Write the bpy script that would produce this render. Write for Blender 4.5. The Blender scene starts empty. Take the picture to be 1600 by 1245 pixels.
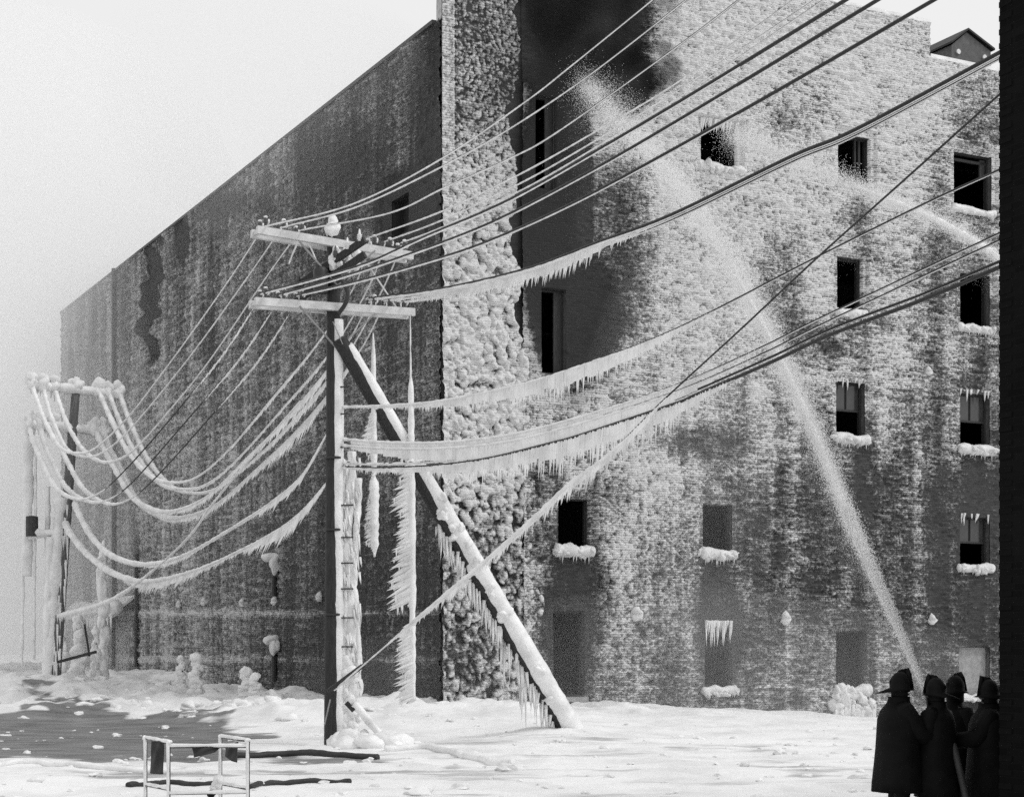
import bpy, math, random
import numpy as np

# ------------------------------------------------------------------ camera, sky, sun, exposure
SC = bpy.context.scene
COL = SC.collection
F, HY, CH = 2650.0, 1020.0, 2.05            # focal length (in photo pixels), eye level, eye height

cam_d = bpy.data.cameras.new('camera'); cam = bpy.data.objects.new('camera', cam_d); COL.objects.link(cam)
cam.location = (0, 0, CH); cam.rotation_euler = (math.radians(90), 0, 0)
cam_d.sensor_width = 36.0; cam_d.lens = F / 1600.0 * 36.0
cam_d.shift_y = (HY - 622.5) / 1600.0       # view camera with rising front: verticals stay vertical
cam_d.clip_start = 0.1; cam_d.clip_end = 3000.0
SC.camera = cam

SUN_AZ, SUN_EL = math.radians(102), math.radians(50)   # compass bearing from +Y clockwise
wd = bpy.data.worlds.new('World'); SC.world = wd; wd.use_nodes = True
nt = wd.node_tree; nt.nodes.clear()
sky = nt.nodes.new('ShaderNodeTexSky'); sky.sky_type = 'NISHITA'; sky.sun_disc = False
sky.sun_elevation = SUN_EL; sky.sun_rotation = SUN_AZ
sky.air_density = 1.0; sky.dust_density = 6.0; sky.ozone_density = 1.0
bw = nt.nodes.new('ShaderNodeHueSaturation'); bw.inputs['Saturation'].default_value = 0.0
bg = nt.nodes.new('ShaderNodeBackground'); bg.inputs['Strength'].default_value = 0.15
wo = nt.nodes.new('ShaderNodeOutputWorld')
# overcast: an even cloud veil over most of the clear-sky light
veil = nt.nodes.new('ShaderNodeMix'); veil.data_type = 'RGBA'; veil.inputs[0].default_value = .80; veil.inputs[7].default_value = (6.4, 6.4, 6.4, 1)
nt.links.new(sky.outputs[0], bw.inputs['Color']); nt.links.new(bw.outputs[0], veil.inputs[6]); nt.links.new(veil.outputs[2], bg.inputs[0]); nt.links.new(bg.outputs[0], wo.inputs[0])

sd = bpy.data.lights.new('sun', 'SUN'); sd.energy = 1.0; sd.angle = math.radians(12); sd.color = (1, 1, 1)
sun = bpy.data.objects.new('sun', sd); COL.objects.link(sun)
from mathutils import Vector, Matrix
sdir = Vector((math.sin(SUN_AZ) * math.cos(SUN_EL), math.cos(SUN_AZ) * math.cos(SUN_EL), math.sin(SUN_EL)))
sun.rotation_euler = (-sdir).to_track_quat('-Z', 'Y').to_euler()
sun.location = (30, -30, 60)

SC.view_settings.view_transform = 'Standard'; SC.view_settings.look = 'None'
SC.view_settings.gamma = 1.0; SC.view_settings.exposure = 0.0
SC.view_settings.use_curve_mapping = False
SC.render.engine = 'CYCLES'
SC.cycles.use_denoising = False          # the grain left over suits a press photograph
SC.cycles.max_bounces = 10; SC.cycles.diffuse_bounces = 8; SC.cycles.transmission_bounces = 8; SC.cycles.volume_bounces = 4
SC.cycles.transparent_max_bounces = 8
SC.cycles.volume_step_rate = 2.0; SC.cycles.volume_max_steps = 64

rng = np.random.default_rng(7)
random.seed(7)

# ------------------------------------------------------------------ helpers
def P(px, py, D):
    return Vector(((px - 800.0) / F * D, D, CH + (HY - py) / F * D))

ORI = {}
def world_origin(o): return ORI.get(o.name, Vector((0, 0, 0)))

def empty(name, loc, label=None, cat=None, group=None, kind=None):
    o = bpy.data.objects.new(name, None); COL.objects.link(o)
    o.location = loc; o.empty_display_size = 0.3
    ORI[o.name] = Vector(loc)
    return tag(o, label, cat, group, kind)

def tag(o, label=None, cat=None, group=None, kind=None):
    if label: o['label'] = label
    if cat: o['category'] = cat
    if group: o['group'] = group
    if kind: o['kind'] = kind
    return o

def mesh_obj(name, V, FC, mat, parent=None, uv=None, smooth=False, origin=None, attr=None):
    """V: world coordinates.  One mesh object, origin at the bottom centre of its box."""
    V = np.asarray(V, dtype=np.float64).reshape(-1, 3)
    if origin is None:
        origin = Vector(((V[:, 0].min() + V[:, 0].max()) / 2, (V[:, 1].min() + V[:, 1].max()) / 2, V[:, 2].min()))
    origin = Vector(origin)
    me = bpy.data.meshes.new(name)
    VV = V - np.array(origin)
    if isinstance(FC, np.ndarray):
        k = FC.shape[1]; n = FC.shape[0]
        me.vertices.add(len(VV)); me.vertices.foreach_set('co', VV.astype(np.float32).ravel())
        me.loops.add(n * k); me.loops.foreach_set('vertex_index', FC.astype(np.int32).ravel())
        me.polygons.add(n); me.polygons.foreach_set('loop_start', np.arange(0, n * k, k, dtype=np.int32))
        me.update(calc_edges=True)
    else:
        me.from_pydata([tuple(v) for v in VV], [], FC)
    if uv is not None:
        lay = me.uv_layers.new(name='UVMap')
        li = np.empty(len(me.loops), dtype=np.int32); me.loops.foreach_get('vertex_index', li)
        lay.data.foreach_set('uv', np.asarray(uv, dtype=np.float32)[li].ravel())
    if attr is not None:
        for an, av in attr.items():
            a = me.attributes.new(an, 'FLOAT', 'POINT'); a.data.foreach_set('value', np.asarray(av, dtype=np.float32))
    if smooth:
        me.polygons.foreach_set('use_smooth', np.ones(len(me.polygons), dtype=bool))
    me.validate(); me.update()
    if mat: me.materials.append(mat)
    o = bpy.data.objects.new(name, me); COL.objects.link(o)
    if parent is not None:
        o.parent = parent; o.location = origin - world_origin(parent)
    else:
        o.location = origin
    ORI[o.name] = origin
    return o

class MB:
    """collects shapes of ONE object"""
    def __init__(s): s.v = []; s.f = []
    def add(s, V, FC):
        b = len(s.v); s.v.extend([tuple(p) for p in V]); s.f.extend([tuple(b + i for i in f) for f in FC])
    def box(s, c, half, ax=None):
        c = Vector(c); A = ax or (Vector((1, 0, 0)), Vector((0, 1, 0)), Vector((0, 0, 1)))
        V = []
        for i in (-1, 1):
            for j in (-1, 1):
                for k in (-1, 1):
                    V.append(c + A[0] * half[0] * i + A[1] * half[1] * j + A[2] * half[2] * k)
        s.add(V, [(0, 1, 3, 2), (4, 6, 7, 5), (0, 4, 5, 1), (2, 3, 7, 6), (0, 2, 6, 4), (1, 5, 7, 3)])
    def bar(s, a, b, w, h, up=(0, 0, 1)):
        a = Vector(a); b = Vector(b); d = (b - a); L = d.length; d.normalize()
        u = Vector(up); x = d.cross(u)
        if x.length < 1e-4: x = d.cross(Vector((1, 0, 0)))
        x.normalize(); z = x.cross(d)
        s.box((a + b) / 2, (w / 2, L / 2, h / 2), (x, d, z))
    def tube(s, pts, rad, n=8, cap=True, flat=None):
        pts = [Vector(p) for p in pts]; m = len(pts)
        if not hasattr(rad, '__len__'): rad = [rad] * m
        V = []; prev = None
        for i in range(m):
            d = (pts[min(i + 1, m - 1)] - pts[max(i - 1, 0)]).normalized()
            if prev is None:
                x = d.cross(Vector((0, 0, 1)))
                if x.length < 1e-3: x = d.cross(Vector((0, 1, 0)))
            else:
                x = prev - d * prev.dot(d)
            x.normalize(); prev = x; y = x.cross(d)
            for k in range(n):
                a = 2 * math.pi * k / n
                V.append(pts[i] + (x * math.cos(a) + y * math.sin(a)) * rad[i])
        FC = []
        for i in range(m - 1):
            for k in range(n):
                k2 = (k + 1) % n
                FC.append((i * n + k, i * n + k2, (i + 1) * n + k2, (i + 1) * n + k))
        if cap:
            FC.append(tuple(range(n))[::-1]); FC.append(tuple((m - 1) * n + k for k in range(n)))
        s.add(V, FC)
    def lathe(s, c, prof, n=14, ax=None, ell=(1, 1)):
        c = Vector(c); A = ax or (Vector((1, 0, 0)), Vector((0, 1, 0)), Vector((0, 0, 1)))
        V = []
        for r, z in prof:
            for k in range(n):
                a = 2 * math.pi * k / n
                V.append(c + A[0] * r * ell[0] * math.cos(a) + A[1] * r * ell[1] * math.sin(a) + A[2] * z)
        m = len(prof); FC = []
        for i in range(m - 1):
            for k in range(n):
                k2 = (k + 1) % n
                FC.append((i * n + k, i * n + k2, (i + 1) * n + k2, (i + 1) * n + k))
        FC.append(tuple(range(n))[::-1]); FC.append(tuple((m - 1) * n + k for k in range(n)))
        s.add(V, FC)
    def cone(s, a, b, r, n=5):
        a = Vector(a); b = Vector(b); d = (b - a).normalized()
        x = d.cross(Vector((0.3, 1, 0.2))).normalized(); y = x.cross(d)
        o = random.random() * 6
        V = [a + (x * math.cos(o + 6.2832 * k / n) + y * math.sin(o + 6.2832 * k / n)) * r for k in range(n)]
        mid = a + (b - a) * 0.55
        V += [mid + (x * math.cos(o + 6.2832 * k / n) + y * math.sin(o + 6.2832 * k / n)) * r * 0.62 for k in range(n)]
        V.append(b)
        FC = [(k, (k + 1) % n, n + (k + 1) % n, n + k) for k in range(n)]
        FC += [(n + k, n + (k + 1) % n, 2 * n) for k in range(n)]
        FC.append(tuple(range(n))[::-1])
        s.add(V, FC)
    def blob(s, c, r, seed=0, amp=0.35, sub=3):
        V, FC = ico(sub)
        r = np.array(r if hasattr(r, '__len__') else (r, r, r))
        rr = np.random.default_rng(seed)
        k = rr.normal(size=(5, 3)) * 1.8; ph = rr.random(5) * 6.28; k2 = rr.normal(size=(5, 3)) * 4.5
        d = 1 + amp * np.sin(V @ k.T + ph).mean(axis=1) * 1.6 + amp * np.sin(V @ k2.T + ph).mean(axis=1) * .9
        W = V * d[:, None] * r + np.array(c)
        s.add(W, [tuple(f) for f in FC])
    def build(s, name, mat, parent=None, smooth=False, origin=None):
        return mesh_obj(name, s.v, s.f, mat, parent, smooth=smooth, origin=origin)

_ico = {}
def ico(sub):
    if sub in _ico: return _ico[sub]
    t = (1 + 5 ** .5) / 2
    V = [(-1, t, 0), (1, t, 0), (-1, -t, 0), (1, -t, 0), (0, -1, t), (0, 1, t), (0, -1, -t), (0, 1, -t), (t, 0, -1), (t, 0, 1), (-t, 0, -1), (-t, 0, 1)]
    V = [np.array(v) / np.linalg.norm(v) for v in V]
    FC = [(0, 11, 5), (0, 5, 1), (0, 1, 7), (0, 7, 10), (0, 10, 11), (1, 5, 9), (5, 11, 4), (11, 10, 2), (10, 7, 6), (7, 1, 8), (3, 9, 4), (3, 4, 2), (3, 2, 6), (3, 6, 8), (3, 8, 9), (4, 9, 5), (2, 4, 11), (6, 2, 10), (8, 6, 7), (9, 8, 1)]
    for _ in range(sub - 1):
        cache = {}; nf = []
        def mid(a, b):
            key = (min(a, b), max(a, b))
            if key not in cache:
                m = V[a] + V[b]; V.append(m / np.linalg.norm(m)); cache[key] = len(V) - 1
            return cache[key]
        for a, b, c in FC:
            ab, bc, ca = mid(a, b), mid(b, c), mid(c, a)
            nf += [(a, ab, ca), (b, bc, ab), (c, ca, bc), (ab, bc, ca)]
        FC = nf
    _ico[sub] = (np.array(V), np.array(FC)); return _ico[sub]

# numpy noise
_tab = np.random.default_rng(11).random((256, 256))
_tabx = np.random.default_rng(12).random((256, 256)); _taby = np.random.default_rng(13).random((256, 256))
def vnoise(x, y, sd=0):
    xi = np.floor(x).astype(int); yi = np.floor(y).astype(int); fx = x - xi; fy = y - yi
    fx = fx * fx * (3 - 2 * fx); fy = fy * fy * (3 - 2 * fy)
    a = lambda i, j: _tab[(xi + i + sd * 37) & 255, (yi + j + sd * 91) & 255]
    return (a(0, 0) * (1 - fx) + a(1, 0) * fx) * (1 - fy) + (a(0, 1) * (1 - fx) + a(1, 1) * fx) * fy
def fbm(x, y, o=4, sd=0):
    s = 0; am = 0.5; tot = 0
    for k in range(o):
        s = s + am * vnoise(x, y, sd + k); tot += am; x = x * 2.03 + 5.1; y = y * 2.03 + 1.7; am *= 0.5
    return s / tot
def worley(x, y, sd=0):
    xi = np.floor(x).astype(int); yi = np.floor(y).astype(int); best = np.full(x.shape, 9.0); cid = np.zeros(x.shape)
    for i in (-1, 0, 1):
        for j in (-1, 0, 1):
            a = (xi + i + sd * 17) & 255; b = (yi + j + sd * 29) & 255
            d = np.hypot(xi + i + _tabx[a, b] - x, yi + j + _taby[a, b] - y)
            m = d < best; best = np.where(m, d, best); cid = np.where(m, _tab[a, b], cid)
    return best, cid
def sstep(a, b, x):
    t = np.clip((x - a) / (b - a), 0, 1); return t * t * (3 - 2 * t)

def spline(pts, n=80):
    """Catmull-Rom through 2-D points"""
    pts = np.array(pts, float); k = len(pts)
    P0 = np.vstack([2 * pts[0] - pts[1], pts, 2 * pts[-1] - pts[-2]])
    L = np.r_[0, np.cumsum(np.hypot(*(np.diff(pts, axis=0).T)))]
    out = []
    for s in np.linspace(0, L[-1], n):
        i = min(max(np.searchsorted(L, s) - 1, 0), k - 2); t = (s - L[i]) / (L[i + 1] - L[i])
        a, b, c, d = P0[i], P0[i + 1], P0[i + 2], P0[i + 3]
        out.append(0.5 * ((2 * b) + (c - a) * t + (2 * a - 5 * b + 4 * c - d) * t * t + (3 * b - a - 3 * c + d) * t ** 3))
    return np.array(out)

# ------------------------------------------------------------------ materials (black-and-white world: all greys)
def mat_new(name):
    m = bpy.data.materials.new(name); m.use_nodes = True
    n = m.node_tree; b = n.nodes['Principled BSDF']
    return m, n, b
def N(n, t, **kw):
    x = n.nodes.new(t)
    for k, v in kw.items(): setattr(x, k, v)
    return x
def g(v): return (v, v, v, 1)

def plain(name, v, rough=0.7, var=0.25, scale=6.0, bump=0.2, bscale=30.0, spec=0.4, metal=0.0):
    m, n, b = mat_new(name)
    tc = N(n, 'ShaderNodeTexCoord'); no = N(n, 'ShaderNodeTexNoise'); no.inputs['Scale'].default_value = scale; no.inputs['Detail'].default_value = 6
    r = N(n, 'ShaderNodeValToRGB'); r.color_ramp.elements[0].position = .3; r.color_ramp.elements[1].position = .7
    r.color_ramp.elements[0].color = g(v * (1 - var)); r.color_ramp.elements[1].color = g(min(v * (1 + var), .95))
    n.links.new(tc.outputs['Object'], no.inputs['Vector']); n.links.new(no.outputs[0], r.inputs[0]); n.links.new(r.outputs[0], b.inputs['Base Color'])
    n2 = N(n, 'ShaderNodeTexNoise'); n2.inputs['Scale'].default_value = bscale; n2.inputs['Detail'].default_value = 5
    bp = N(n, 'ShaderNodeBump'); bp.inputs['Strength'].default_value = bump; bp.inputs['Distance'].default_value = 0.03
    n.links.new(tc.outputs['Object'], n2.inputs['Vector']); n.links.new(n2.outputs[0], bp.inputs['Height']); n.links.new(bp.outputs[0], b.inputs['Normal'])
    b.inputs['Roughness'].default_value = rough; b.inputs['Specular IOR Level'].default_value = spec; b.inputs['Metallic'].default_value = metal
    return m

def wood(name, v):
    m, n, b = mat_new(name)
    tc = N(n, 'ShaderNodeTexCoord'); mp = N(n, 'ShaderNodeMapping'); mp.inputs['Scale'].default_value = (14, 14, 1.2)
    no = N(n, 'ShaderNodeTexNoise'); no.inputs['Scale'].default_value = 3; no.inputs['Detail'].default_value = 8
    r = N(n, 'ShaderNodeValToRGB'); r.color_ramp.elements[0].position = .3; r.color_ramp.elements[1].position = .75
    r.color_ramp.elements[0].color = g(v * .5); r.color_ramp.elements[1].color = g(v * 1.5)
    n.links.new(tc.outputs['Object'], mp.inputs[0]); n.links.new(mp.outputs[0], no.inputs['Vector']); n.links.new(no.outputs[0], r.inputs[0]); n.links.new(r.outputs[0], b.inputs['Base Color'])
    bp = N(n, 'ShaderNodeBump'); bp.inputs['Strength'].default_value = .5; bp.inputs['Distance'].default_value = .02
    n.links.new(no.outputs[0], bp.inputs['Height']); n.links.new(bp.outputs[0], b.inputs['Normal'])
    b.inputs['Roughness'].default_value = .6; b.inputs['Specular IOR Level'].default_value = .3
    return m

def brick(name, v, mortar, frost=0.0, soot=False, bump=0.6, frost_scale=1.6):
    """brick courses from the wall's own (metres along, metres up) coordinates; rime frost caught on it"""
    m, n, b = mat_new(name)
    uv = N(n, 'ShaderNodeUVMap'); uv.uv_map = 'UVMap'
    br = N(n, 'ShaderNodeTexBrick'); br.inputs['Scale'].default_value = 1.0
    br.inputs['Brick Width'].default_value = .23; br.inputs['Row Height'].default_value = .078
    br.inputs['Mortar Size'].default_value = .007; br.inputs['Bias'].default_value = 0
    br.inputs['Color1'].default_value = g(v * .65); br.inputs['Color2'].default_value = g(v * 1.35); br.inputs['Mortar'].default_value = g(mortar)
    n.links.new(uv.outputs[0], br.inputs['Vector'])
    no = N(n, 'ShaderNodeTexNoise'); no.inputs['Scale'].default_value = .45; no.inputs['Detail'].default_value = 5
    n.links.new(uv.outputs[0], no.inputs['Vector'])
    mr = N(n, 'ShaderNodeMapRange'); mr.inputs['From Min'].default_value = .3; mr.inputs['From Max'].default_value = .7
    mr.inputs['To Min'].default_value = .55; mr.inputs['To Max'].default_value = 1.35
    n.links.new(no.outputs[0], mr.inputs[0])
    mx = N(n, 'ShaderNodeMix', data_type='RGBA', blend_type='MULTIPLY'); mx.inputs[0].default_value = 1
    n.links.new(br.outputs['Color'], mx.inputs[6]); n.links.new(mr.outputs[0], mx.inputs[7])
    col = mx.outputs[2]
    hgt = N(n, 'ShaderNodeMath', operation='SUBTRACT'); hgt.inputs[0].default_value = 1; n.links.new(br.outputs['Fac'], hgt.inputs[1])
    height = hgt.outputs[0]
    if frost > 0:
        mp = N(n, 'ShaderNodeMapping'); mp.inputs['Scale'].default_value = (1.0, 2.6, 1)
        n.links.new(uv.outputs[0], mp.inputs[0])
        f1 = N(n, 'ShaderNodeTexNoise'); f1.inputs['Scale'].default_value = frost_scale * 3; f1.inputs['Detail'].default_value = 9; f1.inputs['Roughness'].default_value = .72
        n.links.new(mp.outputs[0], f1.inputs['Vector'])
        fr = N(n, 'ShaderNodeAttribute'); fr.attribute_name = 'frost'
        ad = N(n, 'ShaderNodeMath', operation='ADD'); n.links.new(f1.outputs[0], ad.inputs[0]); n.links.new(fr.outputs['Fac'], ad.inputs[1])
        r = N(n, 'ShaderNodeMapRange'); r.inputs['From Min'].default_value = .92 - frost * .25; r.inputs['From Max'].default_value = 1.22 - frost * .25
        n.links.new(ad.outputs[0], r.inputs[0])
        m2 = N(n, 'ShaderNodeMix', data_type='RGBA'); n.links.new(r.outputs[0], m2.inputs[0]); n.links.new(col, m2.inputs[6]); m2.inputs[7].default_value = g(.62)
        col = m2.outputs[2]
        ad2 = N(n, 'ShaderNodeMath', operation='MULTIPLY_ADD'); n.links.new(f1.outputs[0], ad2.inputs[0]); ad2.inputs[1].default_value = 2.0; n.links.new(height, ad2.inputs[2]); height = ad2.outputs[0]
    if soot:
        at = N(n, 'ShaderNodeAttribute'); at.attribute_name = 'soot'
        m3 = N(n, 'ShaderNodeMix', data_type='RGBA'); n.links.new(at.outputs['Fac'], m3.inputs[0]); n.links.new(col, m3.inputs[6]); m3.inputs[7].default_value = g(.012)
        col = m3.outputs[2]
    bp = N(n, 'ShaderNodeBump'); bp.inputs['Strength'].default_value = bump; bp.inputs['Distance'].default_value = .03
    n.links.new(height, bp.inputs['Height']); n.links.new(bp.outputs[0], b.inputs['Normal'])
    n.links.new(col, b.inputs['Base Color']); b.inputs['Roughness'].default_value = .75; b.inputs['Specular IOR Level'].default_value = .3
    return m

def ice(name, v=.78, bump=.5, bscale=14.0, rough=.45, soot=False):
    m, n, b = mat_new(name)
    tc = N(n, 'ShaderNodeTexCoord'); no = N(n, 'ShaderNodeTexNoise'); no.inputs['Scale'].default_value = 2.2; no.inputs['Detail'].default_value = 7
    r = N(n, 'ShaderNodeValToRGB'); r.color_ramp.elements[0].position = .32; r.color_ramp.elements[1].position = .6
    r.color_ramp.elements[0].color = g(v * .82); r.color_ramp.elements[1].color = g(min(v * 1.06, .92))
    n.links.new(tc.outputs['Object'], no.inputs['Vector']); n.links.new(no.outputs[0], r.inputs[0])
    col = r.outputs[0]
    if soot:
        at = N(n, 'ShaderNodeAttribute'); at.attribute_name = 'soot'
        m3 = N(n, 'ShaderNodeMix', data_type='RGBA'); n.links.new(at.outputs['Fac'], m3.inputs[0]); n.links.new(col, m3.inputs[6]); m3.inputs[7].default_value = g(.03)
        col = m3.outputs[2]
    n.links.new(col, b.inputs['Base Color'])
    n2 = N(n, 'ShaderNodeTexNoise'); n2.inputs['Scale'].default_value = bscale; n2.inputs['Detail'].default_value = 6
    bp = N(n, 'ShaderNodeBump'); bp.inputs['Strength'].default_value = bump; bp.inputs['Distance'].default_value = .04
    n.links.new(tc.outputs['Object'], n2.inputs['Vector']); n.links.new(n2.outputs[0], bp.inputs['Height']); n.links.new(bp.outputs[0], b.inputs['Normal'])
    b.inputs['Roughness'].default_value = rough; b.inputs['Specular IOR Level'].default_value = .35
    return m

def rime(name, v, iv, scale=8.0, stretch=1.5, K=1.5, lo=.32, hi=.82, bump=.9, bstr=.5):
    """brick with frozen spray on it: the attribute 'rime' says how much, a fine grain breaks it up"""
    m, n, b = mat_new(name)
    uv = N(n, 'ShaderNodeUVMap'); uv.uv_map = 'UVMap'
    br = N(n, 'ShaderNodeTexBrick'); br.inputs['Scale'].default_value = 1.0
    br.inputs['Brick Width'].default_value = .23; br.inputs['Row Height'].default_value = .078; br.inputs['Mortar Size'].default_value = .008
    br.inputs['Color1'].default_value = g(v * .6); br.inputs['Color2'].default_value = g(v * 1.4); br.inputs['Mortar'].default_value = g(v * 1.2)
    n.links.new(uv.outputs[0], br.inputs['Vector'])
    mp = N(n, 'ShaderNodeMapping'); mp.inputs['Scale'].default_value = (1.0, stretch, 1); n.links.new(uv.outputs[0], mp.inputs[0])
    f1 = N(n, 'ShaderNodeTexNoise'); f1.inputs['Scale'].default_value = scale; f1.inputs['Detail'].default_value = 10; f1.inputs['Roughness'].default_value = .75
    n.links.new(mp.outputs[0], f1.inputs['Vector'])
    at = N(n, 'ShaderNodeAttribute'); at.attribute_name = 'rime'
    ma = N(n, 'ShaderNodeMath', operation='MULTIPLY_ADD'); n.links.new(f1.outputs[0], ma.inputs[0]); ma.inputs[1].default_value = K; ma.inputs[2].default_value = -K / 2
    # rime catches on the arrises of the courses
    mm = N(n, 'ShaderNodeMath', operation='MULTIPLY_ADD'); n.links.new(br.outputs['Fac'], mm.inputs[0]); mm.inputs[1].default_value = -.12; n.links.new(ma.outputs[0], mm.inputs[2])
    ad = N(n, 'ShaderNodeMath', operation='ADD'); n.links.new(mm.outputs[0], ad.inputs[0]); n.links.new(at.outputs['Fac'], ad.inputs[1])
    mr = N(n, 'ShaderNodeMapRange'); mr.interpolation_type = 'SMOOTHSTEP'; mr.inputs['From Min'].default_value = lo; mr.inputs['From Max'].default_value = hi
    n.links.new(ad.outputs[0], mr.inputs[0])
    mx = N(n, 'ShaderNodeMix', data_type='RGBA'); n.links.new(mr.outputs[0], mx.inputs[0]); n.links.new(br.outputs['Color'], mx.inputs[6]); mx.inputs[7].default_value = g(iv)
    so = N(n, 'ShaderNodeAttribute'); so.attribute_name = 'soot'
    m3 = N(n, 'ShaderNodeMix', data_type='RGBA'); n.links.new(so.outputs['Fac'], m3.inputs[0]); n.links.new(mx.outputs[2], m3.inputs[6]); m3.inputs[7].default_value = g(.012)
    n.links.new(m3.outputs[2], b.inputs['Base Color'])
    hh = N(n, 'ShaderNodeMath', operation='MULTIPLY_ADD'); n.links.new(mr.outputs[0], hh.inputs[0]); hh.inputs[1].default_value = 1.0; n.links.new(f1.outputs[0], hh.inputs[2])
    h2 = N(n, 'ShaderNodeMath', operation='MULTIPLY_ADD'); n.links.new(br.outputs['Fac'], h2.inputs[0]); h2.inputs[1].default_value = -.5; n.links.new(hh.outputs[0], h2.inputs[2])
    bp = N(n, 'ShaderNodeBump'); bp.inputs['Strength'].default_value = bump; bp.inputs['Distance'].default_value = .05
    n.links.new(h2.outputs[0], bp.inputs['Height']); n.links.new(bp.outputs[0], b.inputs['Normal'])
    b.inputs['Roughness'].default_value = .6; b.inputs['Specular IOR Level'].default_value = .3
    return m

M = {}
M['ice'] = ice('ice', .80)
M['wall_ice'] = rime('rimed_front', .04, .70, scale=8.0, K=1.9, lo=.34, hi=.80, bump=1.0)
M['side_rime'] = rime('rimed_side', .030, .62, scale=8.5, stretch=1.9, K=2.0, lo=.42, hi=1.0)
M['knob_ice'] = ice('knob_ice', .70, bump=.8, bscale=16)
M['brick_front'] = brick('sooty_brick', .05, .06, frost=.45, soot=True, frost_scale=2.2)
M['brick_side'] = brick('frosted_brick', .045, .06, frost=.75, soot=True, bump=1.0, frost_scale=2.6)
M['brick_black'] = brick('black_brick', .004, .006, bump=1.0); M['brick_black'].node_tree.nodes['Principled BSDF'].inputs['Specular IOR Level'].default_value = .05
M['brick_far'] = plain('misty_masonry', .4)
M['wood_dark'] = wood('creosote_wood', .03)
M['wood_arm'] = plain('iced_crossarm_wood', .62, rough=.6, var=.2, scale=3, bump=.4, bscale=20)
M['wood_frame'] = wood('charred_frame', .03)
M['metal'] = plain('galvanised_metal', .25, rough=.4, bump=.1)
M['dark_metal'] = plain('dark_metal', .03, rough=.45, bump=.1)
M['porcelain'] = plain('dark_porcelain', .08, rough=.25, var=.2, bump=.02)
M['wire'] = plain('weathered_wire', .02, rough=.6, bump=.05)
M['stone'] = plain('sill_stone', .3, bump=.4)
M['coat'] = plain('rubber_coat', .006, rough=.7, var=.3, bump=.3, bscale=12, spec=.08)
M['leather'] = plain('black_leather', .006, rough=.6, bump=.2, spec=.1)
M['skin'] = plain('silhouette_skin', .05, rough=.6, var=.1, bump=.05)  # shade painted in: skin tone darkened so the heads read as silhouettes
M['canvas'] = plain('dark_canvas', .035, rough=.85, var=.5, scale=5, bump=.5, bscale=9)
M['pipe'] = plain('iced_pipe', .6, rough=.5, var=.2, bump=.3)
M['hose'] = plain('wet_hose', .03, rough=.6, bump=.3)
M['roofing'] = plain('tar_roofing', .06)
def drop_mat():
    m = bpy.data.materials.new('spray_drops'); m.use_nodes = True; n = m.node_tree; n.nodes.clear()
    o = N(n, 'ShaderNodeOutputMaterial'); a = N(n, 'ShaderNodeBsdfDiffuse'); b = N(n, 'ShaderNodeBsdfTranslucent'); x = N(n, 'ShaderNodeMixShader')
    a.inputs[0].default_value = g(.97); n.links.new(a.outputs[0], o.inputs[0]); return m
M['drop'] = drop_mat()
M['glass'] = plain('sooty_glass', .05, rough=.15, spec=.6, bump=.02)

def volume(name, density, col=.9, aniso=0.2, noise=None, absorb=None):
    m = bpy.data.materials.new(name); m.use_nodes = True; n = m.node_tree; n.nodes.clear()
    o = N(n, 'ShaderNodeOutputMaterial'); v = N(n, 'ShaderNodeVolumePrincipled')
    v.inputs['Color'].default_value = g(col); v.inputs['Density'].default_value = density; v.inputs['Anisotropy'].default_value = aniso
    if absorb is not None: v.inputs['Absorption Color'].default_value = g(absorb)
    if noise:
        tc = N(n, 'ShaderNodeTexCoord'); no = N(n, 'ShaderNodeTexNoise'); no.inputs['Scale'].default_value = noise[0]; no.inputs['Detail'].default_value = 3
        mr = N(n, 'ShaderNodeMapRange'); mr.inputs['From Min'].default_value = noise[1]; mr.inputs['From Max'].default_value = noise[2]; mr.inputs['To Max'].default_value = density
        n.links.new(tc.outputs['Object'], no.inputs['Vector']); n.links.new(no.outputs[0], mr.inputs[0]); n.links.new(mr.outputs[0], v.inputs['Density'])
    n.links.new(v.outputs[0], o.inputs['Volume']); return m

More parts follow.
